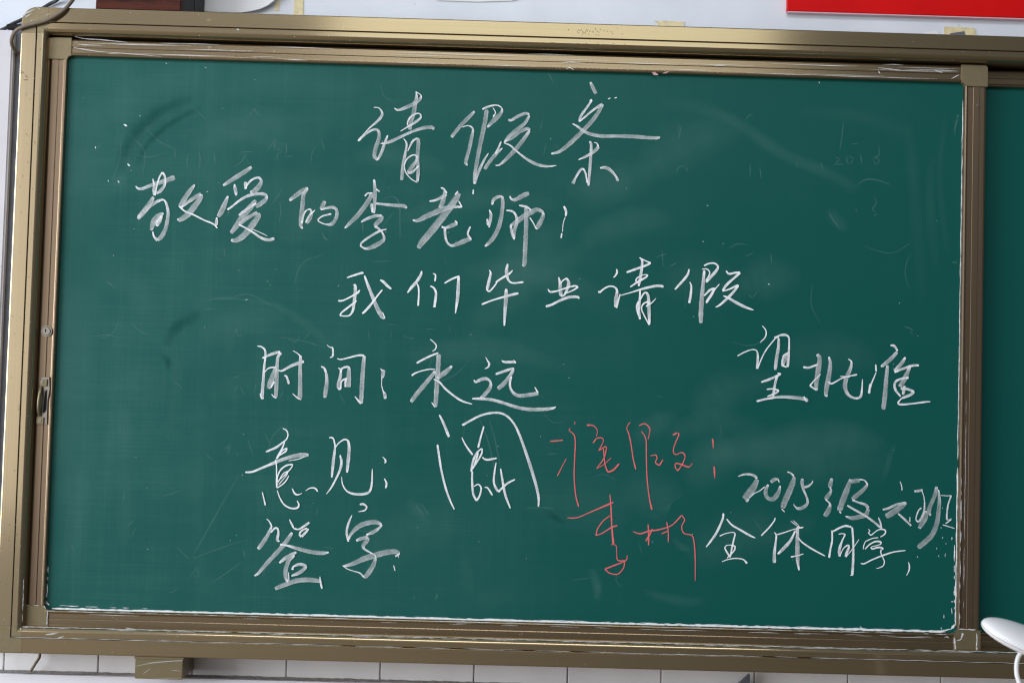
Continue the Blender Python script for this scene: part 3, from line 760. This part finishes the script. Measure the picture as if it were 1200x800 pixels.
# faint leftovers of earlier writing, erased but still readable as ghosts
X6 = (760, 90, 2.58); S_ = (80, 60, 2.963); M3 = (50, 300, 3.0); M4 = (50, 530, 3.0); M5 = (430, 440, 2.667)
ghost = []
ghost += parse('''565,243,3 580,248 562,266 592,264; 605,240,3 598,253 608,265 620,250 607,238; 640,232,3 645,266; 695,206,3 697,235 676,250 690,268 697,252 680,238
590,130,3 585,180,3 578,225,3; 308,260,3 306,310; 336,268,3 341,312; 85,295,3 90,275 110,268 120,290; 445,255,3 452,275; 520,255,3 528,285; 294,130,3 300,120 320,112; 625,330,4 660,310 700,315 735,328
680,360,3 690,380 678,400 692,415 680,420; 625,395,3 632,410; 545,410,4 560,435 580,460; 300,655,3 315,670 330,645; 610,205,2 640,200; 90,190,3 100,145
40,520,3 45,580; 20,545,3 60,535; 60,575,3 90,560; 240,520,3 270,505 300,510; 290,545,3 320,530; 370,530,3 372,570
915,560,4 935,562; 770,755,4 790,760 800,770; 790,768,3 800,780; 930,120,7 940,118; 935,122,8 928,150,5 925,180,3''', *X6)
ghost += parse('''370,333,4 371,380,3; 417,350,3 412,385 414,410; 450,345,3 458,370 456,410; 504,345,3 509,375 505,400; 590,352,3 650,348; 622,350,3 600,385 570,405; 612,370,3 632,395
690,345,3 720,305 715,345; 725,340,3 745,350 725,360 730,385; 760,310,3 755,370 780,360; 860,330,3 845,360 842,395; 880,310,3 890,350; 625,235,3 640,200 665,225; 955,280,2 960,300 945,305; 700,540,3 730,500 740,480
735,520,3 738,560 730,600; 510,715,2 530,730; 540,680,2 545,720''', *S_)
ghost += parse('''675,262,3 690,285 700,270; 860,290,3 890,300 905,275; 915,300,2 945,260; 670,480,2 690,450 710,490; 750,440,2 745,490; 820,480,2 830,500 850,470; 660,430,3 700,420
640,680,3 660,660 650,700; 680,690,3 690,705; 720,640,2 740,700; 570,690,2 600,720; 780,620,3 800,660; 1040,480,2 1065,520; 815,48,5 825,44,4; 785,85,8 796,93,6; 797,97,6 803,106,8
706,154,5 716,155,5; 570,160,2 600,152 640,148 710,154,3; 560,190,2 590,186 610,190; 220,85,4 240,100 255,112,2; 310,235,3 345,265 385,280,2; 445,425,2 480,455 495,470''', *M3)
ghost += parse('''700,60,3 620,200 570,290 525,365,3; 735,300,2 640,330 560,360 520,375; 470,330,2 500,360 520,378; 515,440,3 545,400 548,440 530,430; 590,460,3 650,420 720,370,2; 290,270,2 325,230; 310,300,2 330,260
705,340,4 712,370,3; 960,220,4 970,195,3; 255,520,2 235,545; 100,320,3 110,345; 290,130,2 280,180; 400,160,2 500,130; 1010,60,2 1015,95''', *M4)
ghost += parse('''700,320,2 735,308 765,318 780,325,3; 150,400,3 180,440; 165,395,3 200,440; 220,680,5 215,700; 90,590,3 88,612; 150,685,3 145,700; 480,415,2 560,412 590,420; 560,245,3 600,243
700,630,2 640,640; 310,120,2 300,200; 340,110,3 370,180 385,230 400,300 410,360; 380,130,3 400,200 420,300; 900,60,2 930,70; 850,520,2 860,560''', *M5)
ghost += parse('''320,40,3 500,35,2; 560,570,6 620,580 630,575; 570,545,5 560,580; 430,480,4 512,482 512,500; 310,520,3 315,590; 470,520,3 468,590; 710,515,5 775,512; 885,480,3 880,540; 850,20,3 848,60''', *G_)
ghost += parse('''205,10,5 235,45,6 262,103,9; 950,0,4 960,10; 1043,350,3 1035,400''', *B2)
ghost += parse('780,180,6 765,240 750,300; 800,380,6 790,430 778,490; 860,405,5 885,410 885,425', *A2)
ghost += parse('700,210,5 760,182,6 800,190,7 825,230,10 832,300,12 835,490,14; 285,430,8 300,470,10 330,490,14; 570,360,8 572,440,8; 700,400,5 800,280,5', *D_)
for _ in range(26):
    x = random.uniform(90, 1110); y = random.uniform(105, 700); a = random.uniform(0, 6.28); l = random.uniform(4, 32); c = random.uniform(-.5, .5)
    ghost.append([(x, y, random.uniform(.5, 1.1)), (x + l * math.cos(a), y + l * math.sin(a), .8), (x + 2 * l * math.cos(a + c), y + 2 * l * math.sin(a + c), .5)])
o = ribbons('chalk_ghost', ghost, m_ghost, board, base=.00012, step=.0000008, dens=.10, auto=False, minw=.8, fade=True); tag(o, kind='stuff')

# eraser smears and one wiped-clean swath at the upper left
sm = []
def sw(txt, f, k): 
    for p in parse(txt, *f): sm.append(([(a, b, c * 2.1) for a, b, c in p], k * .30))
sw('435,185,8 380,200,12 320,235,12 260,285,14 215,345,16 190,400,18', S_, .16)
sw('150,440,20 180,452,30 205,425,10', S_, .12); sw('95,330,10 115,325,12', S_, .18); sw('60,260,60 180,180,70 320,110,60 480,90,40', S_, .10)
sw('420,330,30 540,295,34 640,300,30 760,330,20', S_, .12); sw('460,170,30 640,120,50 820,110,60 1040,130,40', S_, .07); sw('360,300,14 520,260,26 720,240,28 900,240,16', S_, .07)
sw('20,120,70 40,300,90 30,500,90 30,700,80', S_, .09)
sw('110,60,60 120,250,80 100,500,90 90,760,80', M3, .11); sw('270,510,24 285,600,40 290,720,36', M3, .14); sw('530,160,14 620,148,10 720,155,10 830,180,16 950,260,20 1020,330,16', M3, .11)
sw('190,20,60 330,120,60 420,260,50', M3, .07); sw('460,300,16 470,420,22 450,620,26', M3, .06); sw('640,200,20 660,280,22 650,350,16', M3, .07)
sw('100,20,40 115,150,60 110,400,50', M4, .10); sw('280,0,26 290,200,36 285,330,26', M4, .09); sw('520,60,16 530,200,20', M4, .05)
sw('700,600,16 720,660,18 715,700,10', M5, .20); sw('860,670,10 920,690,18 1000,705,20 1060,700,12', M5, .12); sw('120,390,18 160,420,24 200,465,14', M5, .12); sw('300,540,12 330,700,40 480,690,40', M5, .05)
sw('955,510,8 985,535,14 1010,545,8', M5, .15); sw('870,430,10 920,450,14', M5, .06)
sw('30,70,30 230,120,24 400,230,26 560,300,22 640,350,24', X6, .14); sw('440,100,26 640,120,30 800,180,30', X6, .06); sw('540,400,20 600,470,26', X6, .12); sw('780,120,18 800,300,24 830,700,24', X6, .06); sw('860,240,14 850,360,18 870,600,22', X6, .07); sw('900,120,10 880,300,12 905,560,14', X6, .06)
for _ in range(40):
    cx = random.uniform(150, 1080); cy = random.uniform(200, 760); r = random.uniform(90, 300); a0 = random.uniform(3.5, 4.6); w = random.uniform(30, 80)
    pts = []
    for k in range(5):
        q = a0 + k * random.uniform(.16, .24); pts.append((cx + r * math.cos(q), cy + r * .8 * math.sin(q), w * (.5 + .25 * math.sin(k * .78) * 2)))
    if all(95 < p[0] < 1100 and 115 < p[1] < 690 for p in pts): sm.append((pts, random.uniform(.02, .045)))
for i, (p, k) in enumerate(sm):
    o = ribbons('chalk_smear', [p], m_smear, board, base=.00022 + i * .000004, step=0, dens=k, auto=False, jitter=.05, sub=8, fade=True); tag(o, kind='stuff')
wipe = [[(a, b, c * 1.4) for a, b, c in p] for p in parse('''436,165,30 380,185,44 300,225,50 235,290,50 195,360,46 175,420,30; 466,198,20 400,225,20 330,270,22 270,330,20 235,400,16''', *S_) + parse('415,345,20 440,370,24 436,400,18; 560,200,34 470,250,40 430,320,30', *M3) + parse('550,420,10 590,445,20 620,460,8', *M5)]
o = ribbons('eraser_wipe', wipe, m_clean, board, base=.00038, step=.000002, dens=.24, auto=False, jitter=.08, sub=8, fade=True); tag(o, kind='stuff')

# specks of chalk
sp_ = []
def speck(x, y, r, ang=None):
    a = random.uniform(0, 6.3) if ang is None else ang
    sp_.append([(x - r * math.cos(a), y - r * math.sin(a), r * .5), (x, y, r * .85), (x + r * math.cos(a), y + r * math.sin(a), r * .4)])
for x, y, r, a in ((147, 147, 2.6, .5), (151, 193.5, 2.3, .8), (139, 213, 1.6, 1), (195, 74.5, .9, 0), (241, 79.5, .9, 0), (164, 136, .8, 0), (243, 224.5, .9, 0), (289, 351, 1, 0), (901, 333, 1.2, .8), (112, 173, 1.4, 1.5), (127, 212, 1.2, 1), (467, 652, 1.2, 1.3), (1075, 652, 1, 1.2), (829, 241, 1, 0), (824, 283, .8, 0), (960, 97, 1.2, 1.2)): speck(x, y, r, a)
for _ in range(60): speck(random.uniform(85, 1115), random.uniform(75, 735), random.uniform(.25, .6))
for _ in range(13):
    x = 1117 - abs(random.gauss(0, 9)); y = random.uniform(590, 735); l = random.uniform(.6, 2.6); a = random.gauss(1.57, .25)
    sp_.append([(x, y, .4), (x + l * math.cos(a), y + l * math.sin(a), .7), (x + 2 * l * math.cos(a), y + 2 * l * math.sin(a), .35)])
sp_ += parse('1010,303,14 1030,300,10; 1011,316,9 1012,330,7; 572,323,8 585,322,8; 575,360,6 578,395,6', 1000, 640, 5)[2:]
sp_ += parse('450,497,6 520,492,8 580,480,7; 40,465,4 50,482,5 70,487,5; 70,487,5 200,497,5', 1000, 640, 5)
o = ribbons('chalk_speck', sp_, m_chalk, board, base=.0006, step=.000002, dens=.95, auto=False, minw=.5); tag(o, kind='stuff')

# dust settled along the lower and right inner edges
def dustline(pts, w0, w1, skip=0.0, stepx=7):
    out = []; cur = []
    for i in range(len(pts) - 1):
        (x0, y0), (x1, y1) = pts[i], pts[i + 1]; l = math.hypot(x1 - x0, y1 - y0); n = max(1, int(l / stepx))
        for k in range(n):
            t = k / n
            if random.random() < skip:
                if len(cur) > 1: out.append(cur)
                cur = []
            cur.append((x0 + (x1 - x0) * t + random.uniform(-.25, .25), y0 + (y1 - y0) * t + random.uniform(-.25, .25), random.uniform(w0, w1)))
    if len(cur) > 1: out.append(cur)
    return out
def P2(x, z, Y=0.0):                                 # board coordinates back to survey coordinates
    v = _M.inverted() @ (Vector((x, Y, z)) - CAM_LOC); f = 1200 * 50 / 36
    return (600 + f * v.x / -v.z, 400 - f * v.y / -v.z)
dl = dustline([P2(.012, .0012), P2(.7, .0012), P2(1.4, .0015), P2(1.990, .0022)], 1.5, 2.4)
dl += dustline([P2(.20, .003), P2(1.95, .0045)], .3, .8, .35)
dl += dustline([P2(.03, .008), P2(.25, .006)], .3, 1.2, .45)
dl += dustline([P2(1.9985, .016), P2(1.9985, .38)], 0.8, 1.5, .01, 9)
dl += dustline([P2(1.9985, .38), P2(1.9990, 1.20)], .4, .9, .06, 9)
dl += dustline([P2(1.996, .05), P2(1.994, .20)], .5, 1.5, .3, 4)
dl += dustline([P2(.0010, .010), P2(.0012, .10)], .5, 1.6, .25, 4)
dl += dustline([P2(.002, .014), P2(.012, .002)], 2, 3.5, 0, 3) + dustline([P2(1.997, .018), P2(1.985, .003)], 2, 3.5, 0, 3)
o = ribbons('chalk_dust_line', dl, m_chalk, board, base=.0009, step=.000004, dens=1.25, auto=False, jitter=.3, sub=3, minw=.4); tag(o, kind='stuff')
YF = -.0128
dl = dustline([P2(.0, -.0022, YF), P2(1.99, -.0022, YF)], .35, .9, .40)
dl += dustline([P2(.02, -.0080, YF), P2(1.98, -.0080, YF)], .25, .5, .6, 20)
dl += dustline([P2(.9, -.006, YF), P2(1.98, -.011, YF)], .3, .6, .45, 18)
dl += dustline([P2(1.9958, -.0385, YF), P2(1.9922, -.001, YF)], 1.2, 2.4, .05, 3) + dustline([P2(2.002, .010, YF), P2(2.048, .0095, YF)], .8, 1.8, .06, 4) + dustline([P2(2.042, -.038, YF), P2(2.042, .008, YF)], 1.0, 1.8, .1, 3)
dl += dustline([P2(2.0035, .01, YF), P2(2.0035, .35, YF)], .4, 1.3, .3, 5) + dustline([P2(2.012, .02, YF), P2(2.012, .6, YF)], .25, .6, .4, 9)
dl += dustline([P2(-.0403, .009, YF), P2(-.002, .009, YF)], .5, 1.1, .15, 4) + dustline([P2(-.002, .009, YF), P2(.0065, -.001, YF)], .8, 1.5, .05, 2) + dustline([P2(.0075, -.001, YF), P2(.0075, -.040, YF)], .7, 1.4, .1, 3)
dl += parse('635,505,14 640,515,14 630,535,10; 605,550,6 625,545,8 638,530,6; 545,525,8 560,535,6; 530,530,5 555,527,5', 1000, 640, 5)
# rubbed chalk streaks on the leaf's top rail
for _ in range(34):
    x = random.uniform(.02, 1.93); z = H + random.choice([.006, .0095, .0215, .024, .030, .034]) + random.uniform(-.001, .001); l = random.uniform(.03, .22)
    a = P2(x, z, YF); c = P2(min(x + l / 2, 1.98), z + random.uniform(-.001, .001), YF); e = P2(min(x + l, 1.985), z, YF)
    dl.append([(a[0], a[1], .3), (c[0], c[1], random.uniform(.4, 1.0)), (e[0], e[1], .3)])
dl += parse('860,425,8 980,455,10 1200,470,12 1500,500,8; 860,560,8 950,575,10 1100,600,10 1250,615,8; 1250,615,8 1600,640,9 1900,668,6; 900,520,8 1000,530,12 1200,535,8', 0, 0, 10)
dl += parse('230,298,3 270,292,4 340,298,3; 255,325,5 270,318,5 290,330,4; 940,310,3 1000,308,4', 600, 0, 4)
dl += parse('700,398,8 740,410,8; 790,445,6 835,422,10; 380,400,8 390,415,8; 380,382,6 520,398,6', 950, 0, 4.8)
o = ribbons('rail_chalk_dust', dl, m_chalk, board, Y=YF, base=.0003, step=.000004, dens=.66, auto=False, jitter=.3, sub=3, minw=.35); tag(o, kind='stuff')
pk = parse('655,340,6 668,346,16 685,352,10; 705,345,5 720,342,8 735,337,6', 600, 0, 4) + parse('760,353,4 790,350,6', 950, 0, 4.8)
o = ribbons('rail_pink_dust', pk, m_pinkdust, board, Y=YF, base=.0010, step=.000004, dens=.8, auto=False, jitter=.3, sub=3, minw=.35); tag(o, kind='stuff')
# dust on the fixed frame
YO = -.0372
dl = dustline([P2(FL, FB - .0005, YO), P2(2.25, FB - .0005, YO)], .6, 1.15, .03) + dustline([P2(FL, FB - .0026, YO), P2(2.25, FB - .0028, YO)], .3, .8, .5)
dl += dustline([P2(-.07, FB - .0234, YO), P2(2.3, FB - .0234, YO)], .4, .85, .05, 14)
dl += dustline([P2(FL - .0004, FB + .01, YO), P2(FL - .0004, FB + .12, YO)], .3, .7, .3, 3)
dl += dustline([P2(-.0960, FB + .0, YO), P2(-.0960, FT, YO)], .25, .6, .5, 9)
for _ in range(120):
    if random.random() < .12: x, z = FL - random.uniform(.002, .05), random.choice([FB - random.uniform(.0, .05), FT + random.uniform(0, .05)])
    elif random.random() < .5: x, z = random.uniform(-.09, 2.2), random.choice([FB - random.uniform(.003, .055), FT + random.uniform(.003, .055)])
    else: x, z = FL - random.uniform(.002, .055), random.uniform(FB, FT)
    q = P2(x, z, YO); r = random.uniform(.15, .55); dl.append([(q[0] - r, q[1], r), (q[0], q[1] + r * .3, r * 1.5), (q[0] + r, q[1], r)])
dl += parse('215,572,8 245,568,10 275,562,6; 95,540,6 100,548,10', 0, 600, 4) + parse('1110,138,14 1122,142,10; 715,140,14 725,142,10; 1105,575,8 1150,580,8', 0, 0, 4)[:1] + parse('268,590,6 300,580,8; 590,540,6 640,548,6', 0, 600, 4)
dl += parse('105,75,5 130,60,8 165,45,5; 120,85,6 150,62,6; 170,35,5 190,45,6; 110,65,4 125,80,5; 215,75,5 235,66,4; 140,102,4 155,95,4', 0, 0, 4)
bk = parse('760,385,5 860,365,5 985,355,4; 800,430,5 850,395,4; 830,365,4 1010,352,6 1020,358,4; 960,405,4 1020,412,4; 850,450,3 1020,452,3', 0, 700, 4.8)
ribbons('bracket_scratch', bk, m_chalk, br, Y=-.0285, base=.0004, step=.000004, dens=.35, auto=False, sub=3, minw=.3)['kind'] = 'stuff'
o = ribbons('frame_chalk_dust', dl, m_chalk, frame, Y=YO, base=.0008, step=.000004, dens=.50, auto=False, jitter=.3, sub=3, minw=.3); tag(o, kind='stuff')
# dark rub marks
dk = parse('80,285,10 95,292,8; 85,300,6 100,305,8; 88,330,10 98,335,12; 105,335,5 110,345,6; 118,350,5 125,365,6; 85,345,5 105,340,5; 108,375,4 132,373,5', 0, 0, 4)
for _ in range(34):
    x = random.gauss(695, 14); y = random.gauss(37, 2.2) + (x - 695) * .025; dk.append([(x - .8, y - .6, .5), (x, y, .8), (x + .8, y + random.uniform(-.8, .8), .4)])
for _ in range(26):
    x = random.gauss(690, 30); y = 51.5 + (x - 690) * .026 + random.uniform(-1, 2.5); dk.append([(x - 1.6, y - .1, .3), (x, y, .5), (x + 1.8, y + .1, .3)])
for _ in range(40):
    x = FL - random.uniform(.004, .054); z = random.uniform(-.02, 1.25); q = P2(x, z, YO); a = random.uniform(.8, 2.2); l = random.uniform(.5, 3)
    dk.append([(q[0], q[1], .3), (q[0] + l * math.cos(a), q[1] + l * math.sin(a), .5), (q[0] + 2 * l * math.cos(a + .3), q[1] + 2 * l * math.sin(a + .3), .3)])
o = ribbons('rub_mark', dk, m_scuff, frame, Y=YO, base=.0006, step=.000004, dens=.55, auto=False, jitter=.3, sub=3, minw=.3); tag(o, kind='stuff')

# ------------------------------------------------------------------ lock, handle, screws on the left stile
def disc(name, c, r, y0, y1, mat, parent, n=28, bev=.0006):
    bm = bmesh.new()
    bmesh.ops.create_cone(bm, cap_ends=True, segments=n, radius1=r, radius2=r, depth=abs(y1 - y0))
    bmesh.ops.rotate(bm, verts=bm.verts, matrix=Matrix.Rotation(R(90), 3, 'X'))
    bmesh.ops.translate(bm, verts=bm.verts, vec=(c[0], (y0 + y1) / 2, c[1]))
    if bev: bmesh.ops.bevel(bm, geom=[e for e in bm.edges if len(e.link_faces) == 2 and e.calc_face_angle() > 1], offset=bev, segments=2, affect='EDGES')
    return frombm(name, bm, mat, parent, 40)
lc = at(54.5, 388, -.012); lc = (lc.x, lc.z)
lk = disc('lock', lc, .0122, -.006, -.0125, m_steel, board)
disc('lock_ring', lc, .0098, -.012, -.0132, m_dark, lk); disc('lock_plug', lc, .0088, -.012, -.0150, m_steel, lk)
box('keyhole', (lc[0] - .0022, -.0156, lc[1] - .0030), (lc[0] - .0002, -.0148, lc[1] + .0040), m_black, lk, .0004)
disc('keyhole', (lc[0] - .0012, lc[1] + .0030), .0018, -.0148, -.0157, m_black, lk, 14, 0)
def h_(x, y, Y=-.013): q = at(x / 6.6667, 420 + y / 6.6667, Y); return q.x, q.z
def poly(name, pts, y0, y1, mat, parent, bev=.0006):
    bm = bmesh.new(); vs = [bm.verts.new((x, y0, z)) for x, z in pts]; fc = bm.faces.new(vs)
    ex = bmesh.ops.extrude_face_region(bm, geom=[fc])
    for v in [g for g in ex['geom'] if isinstance(g, bmesh.types.BMVert)]: v.co.y = y1
    if bev: bmesh.ops.bevel(bm, geom=bm.edges[:], offset=bev, segments=1, affect='EDGES')
    return frombm(name, bm, mat, parent, 40)
hd = poly('pull_handle', [h_(318, 143), h_(385, 143), h_(388, 240), h_(372, 330), h_(366, 515), h_(285, 518), h_(292, 440), h_(305, 220)], -.0125, -.0080, m_steel, board)
poly('handle_slot', [h_(352, 255), h_(368, 240), h_(362, 400), h_(346, 425), h_(334, 425)], -.0134, -.0122, m_black, hd, 0)
poly('handle_plate', [h_(312, 162), h_(372, 162), h_(368, 216), h_(312, 216)], -.0165, -.0120, m_cap, hd)
poly('handle_plate', [h_(288, 458), h_(345, 458), h_(342, 512), h_(286, 512)], -.0165, -.0120, m_cap, hd)
tube('handle_grip', [(h_(322, 222)[0], -.015, h_(322, 222)[1]), (h_(320, 270)[0], -.021, h_(320, 270)[1]), (h_(314, 340)[0], -.023, h_(314, 340)[1]), (h_(310, 400)[0], -.021, h_(310, 400)[1]), (h_(310, 445)[0], -.015, h_(310, 445)[1])], .0042, m_cap, hd)
for q in (h_(335, 183), h_(316, 484)):
    sc = disc('handle_screw', q, .0036, -.0160, -.0185, m_steel, hd, 20); 
    disc('handle_screw_socket', q, .0011, -.0184, -.0188, m_black, hd, 10, 0)
q = at(1146, 124, -.0092); sc = disc('screw', (q.x, q.z), .0034, -.0088, -.0112, m_steel, board, 18); disc('screw_slot', (q.x + .0004, q.z), .0012, -.0111, -.0116, m_black, sc, 8, 0)
q = at(1190 / 1, 60, -.035)

# ------------------------------------------------------------------ things above and below the frame
TOP = FT + .0585
q0 = at(112, 2, -.02); q1 = at(213, 11, -.02); q2 = at(228, 11, -.02)
wb = box('wooden_box', (q0.x, -.02, TOP + .0008), (q1.x, .085, TOP + .13), m_wood, None, .004); tag(wb, 'red-brown wooden box with black end standing on the frame near its left corner', 'box')
box('end_cap', (q1.x + .0003, -.018, TOP + .001), (q2.x, .083, TOP + .128), m_black, wb, .002)

# curled sheet of paper behind the frame top
def sheet(name, outline, Yf, mat, th=.0006):
    """flat or curling sheet from surveyed outline columns [(px, py_low, py_high)] ; Yf(t, v) gives its distance"""
    V = []; F = []; n = len(outline); m = 8
    for side in (0, 1):
        for i, (x, lo, hi) in enumerate(outline):
            for k in range(m + 1):
                v = k / m; y = Yf(i / (n - 1), v); q = at(x, lo + (hi - lo) * v, y); V.append((q.x, y + side * th, q.z))
    c = n * (m + 1)
    for s in (0, 1):
        for i in range(n - 1):
            for k in range(m):
                a = s * c + i * (m + 1) + k; f_ = (a, a + 1, a + m + 2, a + m + 1); F.append(f_ if s == 0 else f_[::-1])
    return mesh(name, V, F, mat, None, 60)
o = sheet('curled_paper', [(226, 13.2, -45), (245, 13.8, -45), (265, 14.6, -45), (282, 15.0, -45), (294, 13.4, -45), (305, 10.5, -45), (314, 6.5, -45), (322, 0, -45), (328, -12, -45)],
          lambda t, v: .088 - .012 * (1 - v) ** 2 * t ** 1.5, m_paper)
tag(o, 'curled white sheet of paper on the wall beside the wooden box', 'paper')
def flat(name, pts, y, mat, th, label, cat, group=None):
    P = [at(px, py, y) for px, py in pts]
    o = poly(name, [(p.x, p.z) for p in P], y, y + th, mat, None, 0); return tag(o, label, cat, group)
flat('torn_paper', [(318, 13), (323, 11), (321, 7), (325, 0), (328, -8), (331, -8), (327.5, 2), (327, 12.5)], WY - .0016, m_tape, .0008, 'small torn olive scrap right of the curled paper', 'paper scrap')
flat('tape_strip', [(343.8, 20), (345, -10), (355.6, -10), (355.6, 20)], WY - .0016, m_tape, .0008, 'upright strip of yellow tape on the wall above the frame', 'tape')
flat('tape_strip', [(766.5, 24), (774, 25.5), (778, 24.3), (802, 26), (801.5, 35), (768, 35), (771, 28)], WY - .0016, m_tape, .0008, 'torn yellow tape on the wall above the middle of the frame', 'tape')
flat('tape_strip', [(1106.5, 31.5), (1141, 32.8), (1143, 35), (1144, 43), (1106, 43)], WY - .0016, m_tape, .0008, 'yellow tape with rounded end under the red banner', 'tape')
flat('tape_strip', [(474, 21.5), (486, 21.6), (488, 22.3), (500, 22.3), (508, 22.2), (508, 30), (474, 30)], WY - .0016, m_tape, .0008, 'thin edge of yellow tape peeking over the frame left of centre', 'tape')
flat('paper_scrap', [(1112, 42), (1114, 39.2), (1130, 36.8), (1131.5, 42)], WY - .0032, m_slate, .0008, 'small grey scrap on the tape under the red banner', 'paper scrap')
flat('paper_scrap', [(1083, 42), (1085, 38), (1098, 36.3), (1101, 42)], WY - .0016, m_paper, .0008, 'small white paper scrap left of the tape under the red banner', 'paper scrap')
flat('paper_poster', [(512, 0.6), (560, 2.3), (600, 1.2), (612, -2), (612, -60), (505, -60)], WY - .004, m_paper, .0012, 'white paper whose lower edge just shows above the frame centre', 'paper')
P = [at(923, 13.2, WY - .02), at(1200, 17.2, WY - .02)]
bn = box('red_banner', (P[0].x, WY - .02, P[0].z), (3.3, WY - .001, P[0].z + .5), m_red, None, .0015); tag(bn, 'glossy red banner board mounted high on the wall at right', 'banner')
box('banner_edge', (P[0].x + .001, WY - .0185, P[0].z - .0022), (3.299, WY - .002, P[0].z + .0002), m_pink, bn)
# hairline cracks and a nail
ms = parse('831,130,3 833,150,3 825,165,3; 345,20,8 346,24,8; 640,85,3 700,92,2; 770,95,4 775,98,3', 950, 0, 4.8) + [[(486, 4, .8), (486.5, 6.5, .9)]] + parse('590,80,3 600,84,4 615,82,3; 170,75,3 175,80,3', 950, 0, 4.8)
for _ in range(60):
    x = random.uniform(360, 1190); y = random.uniform(2, 30) if x < 915 else random.uniform(18, 34); ms.append([(x, y, .35), (x + .6, y + .5, .6)])
o = ribbons('wall_mark', ms, m_scuff, wall, Y=WY, base=.0008, step=.000004, dens=.5, auto=False, sub=3, minw=.3); tag(o, kind='stuff')

# cables at the upper left
def c3(x, y, Y): q = at(x, y, Y); return (q.x, Y, q.z)
o = tube('brown_cable', [c3(96, -22, .02), c3(90, -8, -.01), c3(84, 2, -.030), c3(76, 11, -.042), c3(63, 20, -.045), c3(50, 25.5, -.045), c3(38, 28.5, -.044), c3(26, 32, -.042), c3(18, 37, -.036), c3(14, 45, -.020), c3(14, 53, .000), c3(18, 60, .03), c3(22, 64, .06)], .0042, m_cable)
tag(o, 'brown rubber cable looped over the upper left corner of the frame', 'cable')
o = tube('black_cable', [c3(76, -8, .07), c3(66, 1, .085), c3(58, 5, .09), c3(40, 16, .09), c3(24, 24, .088), c3(14, 28.5, .088), c3(5, 34, .088), c3(-6, 38, .09)], .0040, m_blackcable)
tag(o, 'black cable running on the wall behind the frame corner', 'cable')
o = box('cable_clip', c3(7, 34, .074), (c3(12, 28, .0)[0], .098, c3(12, 28, .074)[2]), m_black, None, .002); tag(o, 'black cable clip above the white panel', 'clip')
o = tube('thin_cord', [c3(47, 764, .07), c3(46, 770, .065), c3(42, 776, .062), c3(39, 781, .063), c3(36, 785.5, .068)], .0032, m_cable); tag(o, 'short brown cord hanging below the lower left corner of the frame', 'cord')
# crumbs and a wedge on the ledge
bm = bmesh.new()
for _ in range(26):
    x = random.gauss(at(657, 792, .07).x, .016); s = random.uniform(.0012, .0036)
    r = bmesh.ops.create_icosphere(bm, subdivisions=1, radius=s)
    for v in r['verts']: v.co = Vector((v.co.x * random.uniform(.8, 1.3), v.co.y, v.co.z * random.uniform(.6, 1.0))) + Vector((x, .068 + random.uniform(-.012, .012) if False else .070, LZ + s * .7))
o = frombm('dust_crumbs', bm, m_lump); tag(o, 'grey crumbs heaped on the white ledge below the frame', 'crumbs', kind='stuff')
a = at(857, 800, .045); b_ = at(880, 790.5, .045)
w_ = poly('dark_wedge', [(a.x, LZ + .0003), (b_.x, LZ + .0003), (b_.x, b_.z)], .056, .072, m_slate, None, .0006); tag(w_, 'small dark grey wedge standing on the ledge beneath the frame', 'wedge')

# ------------------------------------------------------------------ white desk lamp in front, lower right
YL = -0.55
q = at(1211, 754, YL)
lamp = empty('desk_lamp', (q.x + .02, YL, -.42)); tag(lamp, 'white desk lamp with oval head and thin curved stem in the lower right corner', 'lamp')
bm = bmesh.new(); bmesh.ops.create_uvsphere(bm, u_segments=48, v_segments=24, radius=1)
def sg(c, e): return math.copysign(abs(c) ** e, c)
for v in bm.verts:
    z = v.co.z
    v.co = Vector((sg(v.co.x, .80) * .101, v.co.y * .050, sg(z if z > 0 else z * .8, .9) * .0205))
rot = Euler((R(20), R(19.5), 0), 'XYZ').to_matrix()
for v in bm.verts: v.co = rot @ v.co + Vector((q.x, YL, q.z))
hdm = frombm('lamp_head', bm, m_lamp, lamp, 80)
V = []; n = 40
for i in range(n):
    a_ = 2 * math.pi * i / n; e_ = (sg(math.cos(a_), .80) * .1013, math.sin(a_) * .0503)
    for dz, k_ in ((-.0007, 1.0), (.0007, 1.0)): V.append(rot @ Vector((e_[0] * k_, e_[1] * k_, dz)) + Vector((q.x, YL, q.z)))
F = [(2 * i, 2 * ((i + 1) % n), 2 * ((i + 1) % n) + 1, 2 * i + 1) for i in range(n)]
m_seam = paint('grey_seam', (0.42, 0.42, 0.45), 0.6)
mesh('lamp_seam', V, F, m_seam, hdm)
s0 = at(1198, 762, YL); zz = lambda x, y: (at(x, y, YL).x, YL, at(x, y, YL).z)
tube('lamp_stem', [zz(1199, 762), zz(1194, 768), zz(1191.5, 777), zz(1191.5, 789), zz(1195, 802), zz(1200, 820), zz(1206, 860), (q.x + .02, YL, -.30), (q.x + .02, YL, -.41)], .0042, m_lamp, lamp, 12)
bm = bmesh.new(); bmesh.ops.create_cone(bm, cap_ends=True, segments=40, radius1=.075, radius2=.068, depth=.018)
bmesh.ops.translate(bm, verts=bm.verts, vec=(q.x + .02, YL, -.413)); frombm('lamp_base', bm, m_lamp, lamp, 40)
